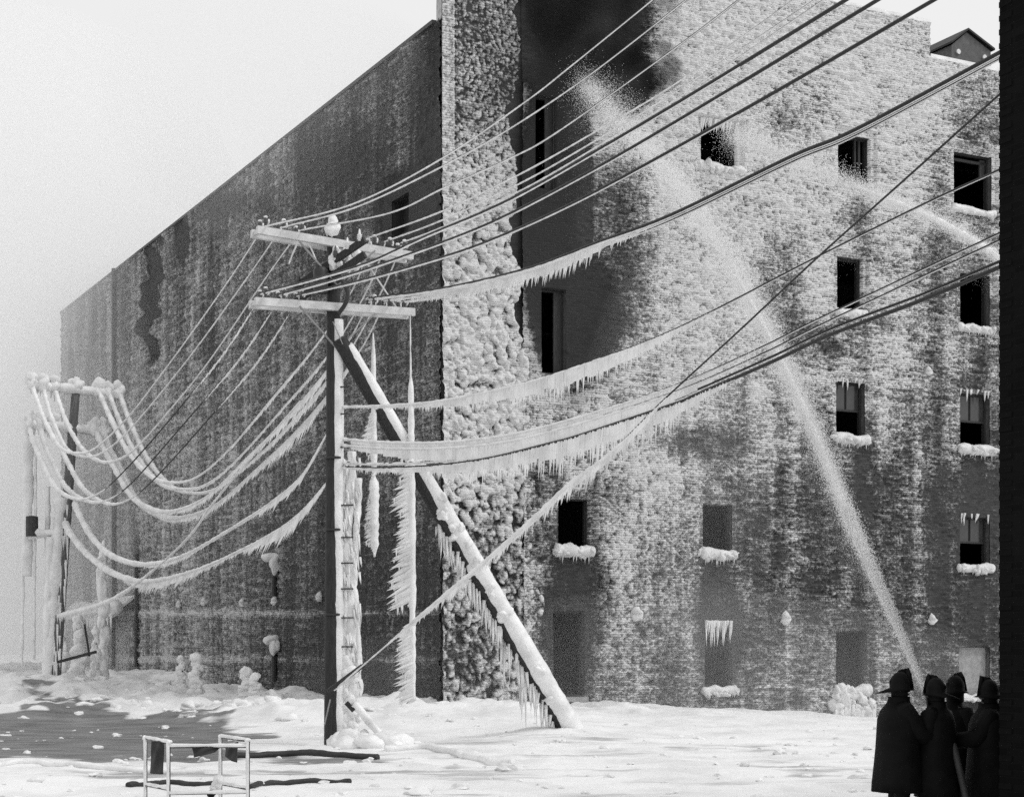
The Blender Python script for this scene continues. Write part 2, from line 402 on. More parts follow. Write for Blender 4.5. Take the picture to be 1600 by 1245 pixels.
# snow ground with a wet, bare stretch of roadway
def ground_mat():
    m, n, b = mat_new('snow_and_wet_road')
    tc = N(n, 'ShaderNodeTexCoord')
    no = N(n, 'ShaderNodeTexNoise'); no.inputs['Scale'].default_value = .5; no.inputs['Detail'].default_value = 9; no.inputs['Roughness'].default_value = .65
    n.links.new(tc.outputs['Object'], no.inputs['Vector'])
    r = N(n, 'ShaderNodeValToRGB'); r.color_ramp.elements[0].position = .3; r.color_ramp.elements[1].position = .55
    r.color_ramp.elements[0].color = g(.62); r.color_ramp.elements[1].color = g(.82)
    n.links.new(no.outputs[0], r.inputs[0])
    w = N(n, 'ShaderNodeAttribute'); w.attribute_name = 'wet'
    n2 = N(n, 'ShaderNodeTexNoise'); n2.inputs['Scale'].default_value = 1.4; n2.inputs['Detail'].default_value = 8
    mp = N(n, 'ShaderNodeMapping'); mp.inputs['Scale'].default_value = (.5, 1.4, 1); n.links.new(tc.outputs['Object'], mp.inputs[0]); n.links.new(mp.outputs[0], n2.inputs['Vector'])
    ma = N(n, 'ShaderNodeMath', operation='MULTIPLY_ADD'); n.links.new(n2.outputs[0], ma.inputs[0]); ma.inputs[1].default_value = 1.0; ma.inputs[2].default_value = -.5
    ad = N(n, 'ShaderNodeMath', operation='ADD'); n.links.new(w.outputs['Fac'], ad.inputs[0]); n.links.new(ma.outputs[0], ad.inputs[1])
    mr = N(n, 'ShaderNodeMapRange'); mr.inputs['From Min'].default_value = .4; mr.inputs['From Max'].default_value = .75
    n.links.new(ad.outputs[0], mr.inputs[0])
    rw = N(n, 'ShaderNodeValToRGB'); rw.color_ramp.elements[0].position = .3; rw.color_ramp.elements[1].position = .7
    rw.color_ramp.elements[0].color = g(.09); rw.color_ramp.elements[1].color = g(.24); n.links.new(n2.outputs[0], rw.inputs[0])
    mx = N(n, 'ShaderNodeMix', data_type='RGBA'); n.links.new(mr.outputs[0], mx.inputs[0]); n.links.new(r.outputs[0], mx.inputs[6]); n.links.new(rw.outputs[0], mx.inputs[7])
    n.links.new(mx.outputs[2], b.inputs['Base Color'])
    n3 = N(n, 'ShaderNodeTexNoise'); n3.inputs['Scale'].default_value = 6; n3.inputs['Detail'].default_value = 8; n.links.new(tc.outputs['Object'], n3.inputs['Vector'])
    bp = N(n, 'ShaderNodeBump'); bp.inputs['Strength'].default_value = .5; bp.inputs['Distance'].default_value = .06
    n.links.new(n3.outputs[0], bp.inputs['Height']); n.links.new(bp.outputs[0], b.inputs['Normal'])
    b.inputs['Roughness'].default_value = .65; b.inputs['Specular IOR Level'].default_value = .3
    return m
M['ground'] = ground_mat()

# ------------------------------------------------------------------ the block: corner, street directions
CX, CD = -2.16, 52.0
RX, RY = 0.887, 0.462          # along the iced front
LX, LY = -0.463, 0.886         # along the long side, away from us
NR = Vector((RY, -RX, 0))      # outward normal of the front
NL = Vector((-LY, LX, 0)) * 1  # outward normal of the side (to the left)
NL = Vector((-0.886, -0.463, 0))
Z_FRONT, Z_FRONT_LOW, Z_SIDE = 24.6, 23.4, 21.5
T_STEP, T_END, S_END = 19.28, 31.0, 51.2

def front(px, py):
    a = (px - 800) / F; t = (CD * a - CX) / (RX - RY * a); D = CD + RY * t
    return t, CH + (HY - py) / F * D
def side(px, py):
    a = (px - 800) / F; s = (CD * a - CX) / (LX - LY * a); D = CD + LY * s
    return s, CH + (HY - py) / F * D
def FW(t, z, out=0.0):  return np.array((CX + RX * t + NR.x * out, CD + RY * t + NR.y * out, z))
def SW(s, z, out=0.0):  return np.array((CX + LX * s + NL.x * out, CD + LY * s + NL.y * out, z))
def front_px(T, Z):
    X = CX + RX * T; D = CD + RY * T; return 800 + F * X / D, HY - (Z - CH) / D * F
def side_px(S, Z):
    X = CX + LX * S; D = CD + LY * S; return 800 + F * X / D, HY - (Z - CH) / D * F

# ------------------------------------------------------------------ ground
gp = []   # (X, Y, z)
def gpt(px, py, D): p = P(px, py, D); gp.append((p.x, p.y, p.z))
for px, py in ((690, 1094), (560, 1092), (400, 1076), (250, 1052), (92, 1040)):
    s, _ = side(px, py); gpt(px, py, CD + LY * s - .5)
for px, py in ((760, 1097), (900, 1100), (1100, 1104), (1220, 1112), (1360, 1130), (1560, 1132)):
    t, _ = front(px, py); gpt(px, py, CD + RY * t - .3)
gpt(85, 1062, 60); gpt(890, 1132, 42); gpt(-100, 1050, 80); gpt(300, 1088, 56); gpt(120, 1095, 54); gpt(450, 1098, 50)
for px, py, in ((520, 1163), (300, 1145), (100, 1140), (700, 1150), (100, 1200), (400, 1200), (800, 1200), (1200, 1180), (1200, 1235), (1500, 1190), (1600, 1160), (-150, 1150), (1000, 1150)):
    D = CH * F / (py - HY); gp.append(((px - 800) / F * D, D, 0.0))
for x in (-40, -10, 10, 40): gp.append((x, 4, 0.0)); gp.append((x, 16, 0.0)); gp.append((x, 140, 1.2))
gp.append((60, 60, 0)); gp.append((-60, 60, .8))
gp = np.array(gp)
def ground_base(X, Y):
    num = np.zeros_like(X, dtype=float); den = np.zeros_like(num)
    for x, y, z in gp:
        w = 1.0 / (((X - x) ** 2 + (Y - y) ** 2) + 1.5) ** 1.7
        num += w * z; den += w
    return num / den
def wet_mask(X, Y):
    px = 800 + F * X / np.maximum(Y, 1); py = HY + F * CH / np.maximum(Y, 1)
    wob = (fbm(X * .5, Y * .35, 4, 91) - .5); px = px + wob * 260; py = py + wob * 26 + (fbm(X * 2, Y * 1.5, 3, 93) - .5) * 10
    b = sstep(430, 330, px) * sstep(1122, 1132, py + 8 * np.sin(px / 60)) * sstep(1196, 1180, py - px * .0 + 6 * np.sin(px / 45))
    b = np.maximum(b, .75 * sstep(640, 560, px) * sstep(330, 420, px) * sstep(1172, 1178, py) * sstep(1192, 1186, py))
    b = np.maximum(b, .55 * sstep(500, 300, np.abs(px - 430)) * sstep(1196, 1200, py) * sstep(1212, 1206, py))
    b = np.maximum(b, .5 * sstep(200, 100, np.abs(px - 1330)) * sstep(1196, 1200, py) * sstep(1214, 1206, py))
    b = np.maximum(b, .42 * sstep(.50, .66, fbm(X * .22, Y * .55, 5, 99)) * sstep(1135, 1160, py))
    return b
def ground_z(X, Y):
    X = np.asarray(X, float); Y = np.asarray(Y, float)
    z = ground_base(X, Y)
    bank = sstep(.12, .6, z)
    w = wet_mask(X, Y)
    rut = sstep(.45, .75, fbm(X * .25, Y * 1.1, 4, 97))
    z = z + bank * ((fbm(X * .9, Y * .55, 4, 3) - .5) * .75 + (fbm(X * 3, Y * 2, 3, 5) - .5) * .22)
    z = z + (1 - bank) * ((fbm(X * .35, Y * .7, 4, 7) - .5) * .14 + (fbm(X * 2.2, Y * 2.4, 4, 9) - .5) * .10 - rut * .05) * (1 - .8 * w)
    return z - .04 * w
def gz(x, y): return float(ground_z(np.array([x]), np.array([y]))[0])

def axis(lo, hi, step, far, grow=1.25):
    a = list(np.arange(lo, hi + 1e-6, step)); d = step; x = a[-1]
    while x < far: d *= grow; x += d; a.append(x)
    d = step; x = a[0]; pre = []
    while x > -far: d *= grow; x -= d; pre.append(x)
    return np.array(pre[::-1] + a)
gxs = axis(-30, 18, .14, 1500); gys = axis(18, 96, .2, 1500)
gys = gys[gys > -60]
GX, GY = np.meshgrid(gxs, gys, indexing='ij')
GZ = ground_z(GX, GY)
nx, ny = GX.shape
idx = np.arange(nx * ny).reshape(nx, ny)
GF = np.stack([idx[:-1, :-1], idx[1:, :-1], idx[1:, 1:], idx[:-1, 1:]], -1).reshape(-1, 4)
ground = mesh_obj('ground', np.stack([GX, GY, GZ], -1).reshape(-1, 3), GF, M['ground'], smooth=True, origin=(0, 0, 0), attr={'wet': wet_mask(GX, GY).ravel()})
tag(ground, 'snow and ice covered street with a dark wet stretch of roadway', 'ground', kind='structure')

# ------------------------------------------------------------------ the burning warehouse
BZ = -1.0
wh = empty('warehouse', (CX, CD, 0), 'tall brick warehouse on the corner, its front caked in lumpy white ice', 'building')

WIN = []   # front windows: (x0, x1, y0, y1 in the photograph, options)
def win(x0, x1, y0, y1, **k):
    t0, z1a = front(x0, y0); t1, z1b = front(x1, y0); _, z0a = front(x0, y1); _, z0b = front(x1, y1)
    WIN.append(dict(t0=t0, t1=t1, z0=(z0a + z0b) / 2, z1=(z1a + z1b) / 2, **k))
win(1305, 1352, 985, 1076, cap=.9, block=True); win(1497, 1545, 1010, 1088, cap=.3, frosted=True)
win(1100, 1142, 975, 1076, cap=.5, veil=True); win(864, 912, 955, 1088, cap=.0)
win(870, 920, 778, 858, cap=.9); win(1097, 1143, 787, 863, cap=.9); win(1498, 1545, 808, 886, cap=.6, pane=True)
win(1305, 1350, 597, 684, cap=.8, pane=True); win(1498, 1545, 615, 701, cap=.8, pane=True)
win(1306, 1346, 404, 489, cap=.5); win(1498, 1545, 427, 513, cap=.6)
win(1093, 1150, 196, 262, cap=.8, drips=True); win(1308, 1358, 213, 290, cap=.0, mull=True); win(1489, 1548, 240, 330, cap=.4, broken=True)
win(836, 868, 150, 296, cap=0, door=True); win(846, 884, 452, 585, cap=0, door=True)

def in_win(T, Z, pad=0.0):
    m = np.zeros(T.shape, bool)
    for w in WIN: m |= (T > w['t0'] - pad) & (T < w['t1'] + pad) & (Z > w['z0'] - pad) & (Z < w['z1'] + pad)
    return m

def soot_front(T, Z):
    px, py = front_px(T, Z); w = (fbm(T * .9, Z * .9, 3, 21) - .5) * 90
    d1 = np.hypot((px - 900) / 105, (py - 40) / 125) * 100 + w
    d2 = np.hypot((px - 960) / 60, (py - 125) / 55) * 100 + w
    d3 = np.hypot((px - 850) / 60, (py - 330) / 260) * 100 + w * .5
    d4 = np.hypot((px - 895) / 80, (py - 490) / 120) * 100 + w * .9
    s = np.maximum(np.maximum(sstep(120, 60, d1), sstep(125, 70, d2)), np.maximum(.95 * sstep(125, 65, d3), .85 * sstep(130, 50, d4)))
    return s

# --- front wall: brick plane with openings
def wall_grid(t_edges, z_edges, skip, pos, step=.5):
    te = sorted(set(round(float(a), 4) for a in t_edges)); ze = sorted(set(round(float(a), 4) for a in z_edges))
    def refine(e):
        out = [e[0]]
        for a, b in zip(e[:-1], e[1:]):
            k = max(1, int((b - a) / step)); out += [a + (b - a) * (i + 1) / k for i in range(k)]
        return np.array(out)
    te, ze = refine(te), refine(ze)
    T, Z = np.meshgrid(te, ze, indexing='ij'); n1, n2 = T.shape; ix = np.arange(n1 * n2).reshape(n1, n2)
    FC = np.stack([ix[:-1, :-1], ix[1:, :-1], ix[1:, 1:], ix[:-1, 1:]], -1)
    ct = (T[:-1, :-1] + T[1:, 1:]) / 2; cz = (Z[:-1, :-1] + Z[1:, 1:]) / 2
    return T, Z, FC[~skip(ct, cz)]
te = [0, T_STEP, T_END] + [w['t0'] for w in WIN] + [w['t1'] for w in WIN]
ze = [BZ, Z_FRONT_LOW, Z_FRONT] + [w['z0'] for w in WIN] + [w['z1'] for w in WIN]
T, Z, FC = wall_grid(te, ze, lambda t, z: in_win(t, z) | ((t > T_STEP) & (z > Z_FRONT_LOW)), None)
V = np.stack([CX + RX * T, CD + RY * T, Z], -1).reshape(-1, 3)
fw = mesh_obj('brick_wall', V, FC, M['brick_front'], wh, uv=np.stack([T.ravel(), Z.ravel()], -1),
              attr={'soot': soot_front(T, Z).ravel(), 'frost': np.full(T.size, .12)})
fw['label'] = 'front wall crusted with ice and blackened by smoke at the top'
# reveals of the openings
M['reveal'] = plain('reveal_brick', .09)
def reveal(w, par):
    rv = MB(); a, b, c, d = w['t0'], w['t1'], w['z0'], w['z1']; dp = -.38
    q = [FW(a, c), FW(b, c), FW(b, d), FW(a, d), FW(a, c, dp), FW(b, c, dp), FW(b, d, dp), FW(a, d, dp)]
    rv.add(q, [(0, 1, 5, 4), (1, 2, 6, 5), (2, 3, 7, 6), (3, 0, 4, 7)])
    rv.build('reveal', M['reveal'], par)

# parapet caps, roof, back walls (close the block so that its inside is dark)
cp = MB()
cp.bar(FW(0, Z_FRONT + .06, -.12), FW(T_STEP, Z_FRONT + .06, -.12), .5, .14)
cp.build('coping', M['ice'], wh)
cp = MB(); cp.bar(FW(T_STEP + .02, Z_FRONT_LOW + .06, -.12), FW(T_END, Z_FRONT_LOW + .06, -.12), .5, .14); cp.build('coping', M['ice'], wh)
cp = MB(); cp.bar(SW(.5, Z_SIDE + .05, -.12), SW(S_END, Z_SIDE + .05, -.12), .42, .12); cp.build('coping', plain('sooty_coping', .07), wh)
bk = MB()
p0, p1 = SW(0, 0), SW(S_END, 0); q0, q1 = FW(T_END, 0), FW(T_END, 0) + (SW(S_END, 0) - SW(0, 0))
zt = Z_SIDE - .3
bk.add([(q0[0], q0[1], BZ), (q1[0], q1[1], BZ), (q1[0], q1[1], Z_FRONT_LOW), (q0[0], q0[1], Z_FRONT_LOW)], [(0, 1, 2, 3)])
bk.add([(p1[0], p1[1], BZ), (q1[0], q1[1], BZ), (q1[0], q1[1], zt), (p1[0], p1[1], zt)], [(0, 1, 2, 3)])
bk.build('rear_wall', plain('rear_brick', .07), wh)
rf = MB()
rf.add([(p0[0], p0[1], zt), (q0[0], q0[1], zt), (q1[0], q1[1], zt), (p1[0], p1[1], zt)], [(0, 1, 2, 3)])
rf.build('roof', M['roofing'], wh)
# back of the tall front parapet
pb = MB()
a0, a1 = FW(0.0, zt, -.4), FW(T_STEP, zt, -.4)
pb.box((FW(T_STEP / 2, (zt + Z_FRONT - .02) / 2, -.22)), (T_STEP / 2 - .02, .2, (Z_FRONT - .04 - zt) / 2), (Vector((RX, RY, 0)), Vector((RY, -RX, 0)), Vector((0, 0, 1))))
pb.build('parapet', M['brick_far'], wh)
# interior floors, charred
for k, zf in enumerate((4.1, 8.2, 12.3, 16.6)):
    fl = MB(); o = -.6
    c0, c1 = FW(.5, zf, -.6), FW(T_END - .5, zf, -.6); back = -14
    fl.add([c0, c1, FW(T_END - .5, zf, back), FW(.5, zf, back)], [(0, 1, 2, 3)])
    fl.build('floor_slab', M['wood_frame'], wh)
ib = MB(); ib.add([FW(.4, BZ, -6), FW(T_END - .4, BZ, -6), FW(T_END - .4, zt - .1, -6), FW(.4, zt - .1, -6)], [(0, 1, 2, 3)]); ib.build('inner_wall', M['wood_frame'], wh)

# --- windows: frame, sill, sill ice
AXF = (Vector((RX, RY, 0)), Vector((RY, -RX, 0)), Vector((0, 0, 1)))
for i, w in enumerate(WIN):
    a, b, c, d = w['t0'] + .003, w['t1'] - .003, w['z0'] + .003, w['z1'] - .003; wd_ = b - a; mid = (a + b) / 2
    f = MB(); o = -.22; th = .07
    f.box(FW(a + th / 2, (c + d) / 2, o), (th / 2, .06, (d - c) / 2), AXF); f.box(FW(b - th / 2, (c + d) / 2, o), (th / 2, .06, (d - c) / 2), AXF)
    f.box(FW(mid, d - th / 2, o), (wd_ / 2 - th, .058, th / 2), AXF); f.box(FW(mid, c + th / 2, o), (wd_ / 2 - th, .058, th / 2), AXF)
    if w.get('pane') or w.get('frosted'):
        f.box(FW(mid, (c + d) / 2, o), (wd_ / 2 - th, .04, .035), AXF); f.box(FW(mid, (c + d * 3) / 4, o), (.02, .03, (d - c) / 4 - .06), AXF)
    if w.get('mull'):
        f.box(FW(b - .3, (c + d) / 2, o), (.04, .05, (d - c) / 2 - th), AXF); f.box(FW(b - .48, (c + d) / 2, o), (.03, .05, (d - c) / 2 - th), AXF)
    if w.get('broken'):
        f.box(FW(b - .25, d - .45, o), (.12, .04, .33), AXF); f.box(FW(mid, d - .25, o), (wd_ / 2 - th, .04, .05), AXF)
    fo = f.build('window', M['wood_frame'], wh); reveal(w, fo)
    if w.get('pane'):
        pn = MB(); pn.box(FW(mid, (c + d * 3) / 4, o - .02), (wd_ / 2 - th, .006, (d - c) / 4 - th / 2), AXF); pn.build('pane', M['glass'], fo)
    if w.get('frosted'):
        pn = MB(); pn.box(FW(mid, (c + d) / 2, o + .05), (wd_ / 2 - .02, .02, (d - c) / 2 - .02), AXF); pn.build('boarding', plain('frosted_boards', .28), fo)
    if w.get('door'):
        pn = MB(); pn.box(FW(b - wd_ * .2, (c + d) / 2, o + .02), (wd_ * .2, .03, (d - c) / 2 - th), AXF); pn.build('shutter_leaf', M['wood_frame'], fo)
    else:
        sl = MB(); sl.box(FW(mid, c - .09, -.08), (wd_ / 2 + .12, .2, .08), AXF); sl.build('sill', M['stone'], fo)
    if w['cap'] > 0:
        cpm = MB(); s_ = w['cap']; kk = 9
        n_ = 26; rs_ = np.random.default_rng(i); wv = np.interp(np.arange(n_), np.arange(0, n_ + 5, 5), rs_.random(len(np.arange(0, n_ + 5, 5))))
        cpm.tube([FW(a - .16 + (wd_ + .32) * j / (n_ - 1), c - .02 - .05 * s_ + .06 * (wv[j] - .5), .09) for j in range(n_)], [(.05 if j in (0, n_ - 1) else (.10 + .10 * s_) * (.75 + .5 * wv[j])) * (1 + .15 * (rs_.random() - .5)) for j in range(n_)], n=12)
        for j in range(kk):
            tt = a - .12 + (wd_ + .24) * (j + .5) / kk
            cpm.blob(FW(tt + random.uniform(-.1, .1), c - .02 - random.random() * .14, .06 + .1 * random.random()), (random.uniform(.1, .2), .12 + .08 * s_, (.06 + .10 * s_) * random.uniform(.6, 1.2)), seed=i * 50 + j, amp=.5)
            for _ in range(int(3 * s_)):
                x0 = tt + random.uniform(-.08, .08); L = random.uniform(.1, .45) * s_
                cpm.cone(FW(x0, c - .1, .16 + random.uniform(-.05, .08)), FW(x0, c - .12 - L, .14), .03)
        if w.get('block'):
            for j in range(26):
                tt = a - .15 + (wd_ + .3) * random.random()
                cpm.blob(FW(tt, c - .15 - random.random() * .75, .08), (random.uniform(.14, .3), .22, random.uniform(.15, .3)), seed=900 + j, amp=.5)
            for j in range(60):
                tt = a - .25 + (wd_ + .5) * random.random(); cpm.cone(FW(tt, c - .5 - .3 * random.random(), .3), FW(tt, c - 1.1 - .4 * random.random(), .3), .05)
        cpm.build('sill_ice', M['knob_ice'], fo, smooth=True)
    if w.get('drips') or w.get('veil') or w.get('pane'):
        dm = MB()
        for j in range(46 if not w.get('pane') else 9):
            tt = a + wd_ * random.random(); L = random.uniform(.05, .6) ** 1.3 * (1.6 if w.get('veil') else .7)
            dm.cone(FW(tt, d + .12, .1 + random.uniform(-.08, .1)), FW(tt, d - L, .06), .045)
        dm.build('lintel_icicles', M['ice'], fo)['kind'] = 'stuff'

# --- ice crust on the front: a relief that breaks through to the brick where it is thin
def ell(px, py, cx, cy, rx, ry, soft=.35):
    return sstep(1 + soft, 1 - soft, np.hypot((px - cx) / rx, (py - cy) / ry))
def cover(px, py):
    """how thickly the spray has frozen on (1 = heavy crust, 0 = bare)"""
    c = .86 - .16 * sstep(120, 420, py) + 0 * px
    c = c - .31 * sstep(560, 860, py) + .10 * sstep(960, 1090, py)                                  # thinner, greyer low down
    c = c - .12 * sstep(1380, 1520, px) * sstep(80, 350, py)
    c = c - .10 * ell(px, py, 1180, 160, 90, 60, .8) - .14 * ell(px, py, 1245, 175, 60, 35, .8)
    c = c - .25 * ell(px, py, 1530, 170, 60, 60)
    c = np.minimum(c, 1 - 1.25 * ell(px, py, 900, 40, 110, 130))       # burnt bare beside the top loading door
    c = np.minimum(c, 1 - 1.2 * ell(px, py, 965, 125, 55, 55))
    c = np.minimum(c, 1 - 1.15 * ell(px, py, 868, 330, 58, 260, .25))
    c = np.minimum(c, 1 - 1.0 * ell(px, py, 905, 490, 75, 115, .6))
    c = np.minimum(c, 1 - .62 * ell(px, py, 960, 400, 70, 190, .7))
    c = c - .4 * ell(px, py, 888, 960, 38, 150, .5) - .35 * ell(px, py, 1120, 980, 36, 100, .5)
    c = c - .2 * ell(px, py, 1310, 760, 70, 60, .6) - .2 * ell(px, py, 1525, 780, 45, 60, .6)
    c = c - .3 * ell(px, py, 1100, 690, 70, 25, .6) + .08 * ell(px, py, 1010, 800, 80, 90) + .06 * ell(px, py, 1000, 950, 90, 90)
    c = c - .22 * ell(px, py, 1215, 470, 40, 110, .5) - .25 * ell(px, py, 1265, 540, 50, 40, .5)
    for x in (1340, 1460, 1525): c = c - .18 * np.exp(-((px - x) / 16) ** 2) * sstep(200, 300, py)
    return c
STP = .042
ts = np.arange(2.75, 24.2, STP); zs = np.arange(-.6, Z_FRONT + .01, STP)
T, Z = np.meshgrid(ts, zs, indexing='ij')
px, py = front_px(T, Z); C = cover(px, py)
d1, id1 = worley(T * 3.4, Z * 3.0, 1); d2, _ = worley(T * 6.5 + 4, Z * 7.5, 2)
rag = fbm(T * 1.1, Z * 1.1, 5, 31); fine = fbm(T * 5, Z * 8, 4, 35); course = fbm(T * 2.2, Z * 11, 3, 41); drip = fbm(T * 9, Z * 1.1, 3, 45)
knob = np.sqrt(np.clip(1 - (d1 * 1.15) ** 2, 0, 1)); knob2 = np.sqrt(np.clip(1 - (d2 * 1.15) ** 2, 0, 1)); d3, _ = worley(T * 11 + fine * 2, Z * 13, 5); knob3 = np.sqrt(np.clip(1 - (d3 * 1.1) ** 2, 0, 1))
lumpy = sstep(1180, 980, px) * sstep(580, 700, py) * sstep(1090, 980, py) + .55 * ell(px, py, 1130, 330, 150, 260, .5)
lumpy = np.clip(lumpy, 0, 1)
rel = .15 * lumpy * (knob - .5) + (.075 + .06 * lumpy) * (knob2 - .55) + .05 * (knob3 - .5) + .14 * (fine - .5) + .12 * (course - .5) * (1 - lumpy * .7) + .05 * (drip - .5) * sstep(650, 900, py)
H = .07 + (C - .3) * .10 + (rag - .5) * .08 + rel * sstep(-.1, .5, C)
H = np.maximum(H, .012)
streak = fbm(T * 3.0, Z * .22, 4, 47)
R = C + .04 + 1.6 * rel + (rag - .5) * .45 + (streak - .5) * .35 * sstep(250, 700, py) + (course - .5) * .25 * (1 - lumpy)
H = np.where(in_win(T, Z, -.02), -.5, H)
edge = in_win(T, Z, .2) & ~in_win(T, Z, -.02)
H = np.where(edge, np.minimum(H, .06 + .04 * (fine - .5)), H)
top = np.where(T > T_STEP, Z_FRONT_LOW, Z_FRONT)
H = np.clip(H, -.06, .4)
n1, n2 = T.shape; ix = np.arange(n1 * n2).reshape(n1, n2)
V = np.stack([CX + RX * T + NR.x * H, CD + RY * T + NR.y * H, Z], -1).reshape(-1, 3)
mx4 = np.maximum.reduce([H[:-1, :-1], H[1:, :-1], H[1:, 1:], H[:-1, 1:]])
mn4 = np.minimum.reduce([H[:-1, :-1], H[1:, :-1], H[1:, 1:], H[:-1, 1:]])
ok = (mx4 > -.005) & (Z[1:, 1:] <= top[1:, 1:] + .02) & ~in_win((T[:-1, :-1] + T[1:, 1:]) / 2, (Z[:-1, :-1] + Z[1:, 1:]) / 2, -.02)
FC = np.stack([ix[:-1, :-1], ix[1:, :-1], ix[1:, 1:], ix[:-1, 1:]], -1)[ok]
soot = .9 * soot_front(T, Z)
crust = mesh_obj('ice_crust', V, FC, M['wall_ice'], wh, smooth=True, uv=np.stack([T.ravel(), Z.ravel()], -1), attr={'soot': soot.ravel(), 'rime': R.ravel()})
crust['kind'] = 'stuff'

# --- the corner bay: fused cauliflower lumps of frozen spray, small at the top, larger lower down
ts = np.arange(-.02, 3.5, .03); zs = np.arange(-.5, Z_FRONT + .01, .03); T, Z = np.meshgrid(ts, zs, indexing='ij'); px, py = front_px(T, Z)
w1 = fbm(T * 2.5, Z * 2.5, 3, 61) - .5; w2 = fbm(T * 2.5 + 9, Z * 2.5, 3, 62) - .5
big_ = sstep(140, 430, py)                                            # 0 at the top, 1 where the lumps are large
def lump(fx, fz, sd, p=2.0):
    d, c = worley(T * fx + w1 * 1.3, Z * fz + w2 * 1.3, sd); return np.sqrt(np.clip(1 - (d * (1.05 + .5 * c)) ** p, 0, 1)) * (.55 + .6 * c)
La, Lb, Lc = lump(3.6, 3.1, 6), lump(6.5, 5.6, 9), lump(12, 10, 14)
fine = fbm(T * 16, Z * 14, 3, 65)
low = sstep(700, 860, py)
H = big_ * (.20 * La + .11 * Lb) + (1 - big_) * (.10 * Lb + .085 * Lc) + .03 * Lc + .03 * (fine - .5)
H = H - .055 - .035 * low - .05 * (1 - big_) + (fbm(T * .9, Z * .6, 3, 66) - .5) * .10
width = 2.55 + .12 * sstep(280, 420, py) + .30 * sstep(430, 560, py) + .25 * sstep(600, 700, py) + (fbm(Z * .8, Z * .13 + 3, 4, 67) - .5) * 1.2
H = H - .30 * sstep(-.12, .14, T - width)
H = np.where(T < .4, np.maximum(H, .025 + .05 * fine + .05 * Lb), H)   # glazed arris
H = np.where(in_win(T, Z, .05), -.1, H)
H = np.clip(H, -.06, .4)
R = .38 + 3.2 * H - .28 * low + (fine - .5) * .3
n1, n2 = T.shape; ix = np.arange(n1 * n2).reshape(n1, n2)
ZD = Z - .45 * np.maximum(H, 0)                                       # lumps droop
V = np.stack([CX + RX * T + NR.x * H, CD + RY * T + NR.y * H, ZD], -1).reshape(-1, 3)
mx4 = np.maximum.reduce([H[:-1, :-1], H[1:, :-1], H[1:, 1:], H[:-1, 1:]])
FC = np.stack([ix[:-1, :-1], ix[1:, :-1], ix[1:, 1:], ix[:-1, 1:]], -1)[mx4 > -.005]
M['corner_ice'] = rime('corner_ice', .04, .66, scale=10, stretch=1.0, K=.9, lo=.25, hi=.7, bump=.8)
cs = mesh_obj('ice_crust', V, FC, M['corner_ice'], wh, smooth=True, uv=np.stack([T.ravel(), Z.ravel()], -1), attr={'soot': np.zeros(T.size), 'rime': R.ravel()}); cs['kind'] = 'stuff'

# --- long side wall: frosted brick with ledge-caught rime, drip streaks and bare dark patches
SIDE_HOLES = []
def shole(x0, x1, y0, y1):
    s1, za = side(x0, y0); s0, _ = side(x1, y0); _, zb = side((x0 + x1) / 2, y1); _, zc = side((x0 + x1) / 2, y0); SIDE_HOLES.append((s0, s1, zb, zc))
shole(613, 640, 308, 366)
def in_hole(S, Z, pad=0):
    m = np.zeros(S.shape, bool)
    for a, b, c, d in SIDE_HOLES: m |= (S > a - pad) & (S < b + pad) & (Z > c - pad) & (Z < d + pad)
    return m
def side_cover(px, py, S, Z):
    c = .46 + 0 * px
    c = c + .10 * sstep(500, 250, px) * sstep(350, 700, py)
    c = c + .10 * np.exp(-((px - 320) / 22) ** 2) * sstep(560, 420, py) + .08 * np.exp(-((px - 440) / 25) ** 2) * sstep(360, 250, py)
    c = c - .6 * ell(px, py, 236 - .06 * (py - 470) + 5 * np.sin(py / 17) + 22 * (vnoise(py / 14.0, py * 0, 3) - .5), 470, 12, 90, .25) - .5 * ell(px, py, 287, 372, 11, 36, .3)
    c = c - .14 * ell(px, py, 500, 260, 40, 60, .9) - .16 * ell(px, py, 560, 240, 28, 45, .9) - .12 * ell(px, py, 672, 260, 24, 150, .9)
    c = c - .5 * ell(px, py, 640, 320, 40, 45, .5) - .12 * ell(px, py, 360, 320, 90, 18, .8)
    c = c - .3 * np.exp(-((px - 181) / 3.5) ** 2) - .22 * np.exp(-((px - 217) / 5) ** 2) * sstep(800, 860, py) - .18 * np.exp(-((px - 330) / 10) ** 2) * sstep(620, 560, py)
    c = c - .2 * ell(px, py, 113, 580, 5, 40) - .2 * ell(px, py, 150, 490, 4, 40)
    c = c - .12 * sstep(300, 560, px) * sstep(700, 860, py) + .16 * np.exp(-((py - 958) / 5) ** 2) + .12 * np.exp(-((py - 1030) / 6) ** 2)
    c = c + .12 * sstep(700, 400, py) * sstep(600, 690, px) * 0
    return c
ss = np.concatenate([np.arange(0, 16, .065), np.arange(16, S_END, .1)]); zs2 = np.arange(-.4, Z_SIDE + .01, .065)
S, Z = np.meshgrid(ss, zs2, indexing='ij'); px, py = side_px(S, Z)
Cs = side_cover(px, py, S, Z)
crs = np.abs(((Z / .078) % 1) - .5) * 2
rough_ = fbm(S * 5.5, Z * 9, 4, 71); streak = fbm(S * 1.1, Z * 12.8, 2, 79); big = fbm(S * .7, Z * .5, 4, 75); drp = fbm(S * 5.5, Z * .35, 3, 77)
ws_, _ = worley(S * 9 + rough_ * 2, Z * 11 + S * 1.5, 8)
Hs = (Cs - .66) * .16 + (rough_ - .5) * .20 + (big - .5) * .07 + (drp - .5) * .07 + (streak - .5) * .12 + .07 * (np.sqrt(np.clip(1 - (ws_ * 1.15) ** 2, 0, 1)) - .5)
bare = in_hole(S, Z, .02)
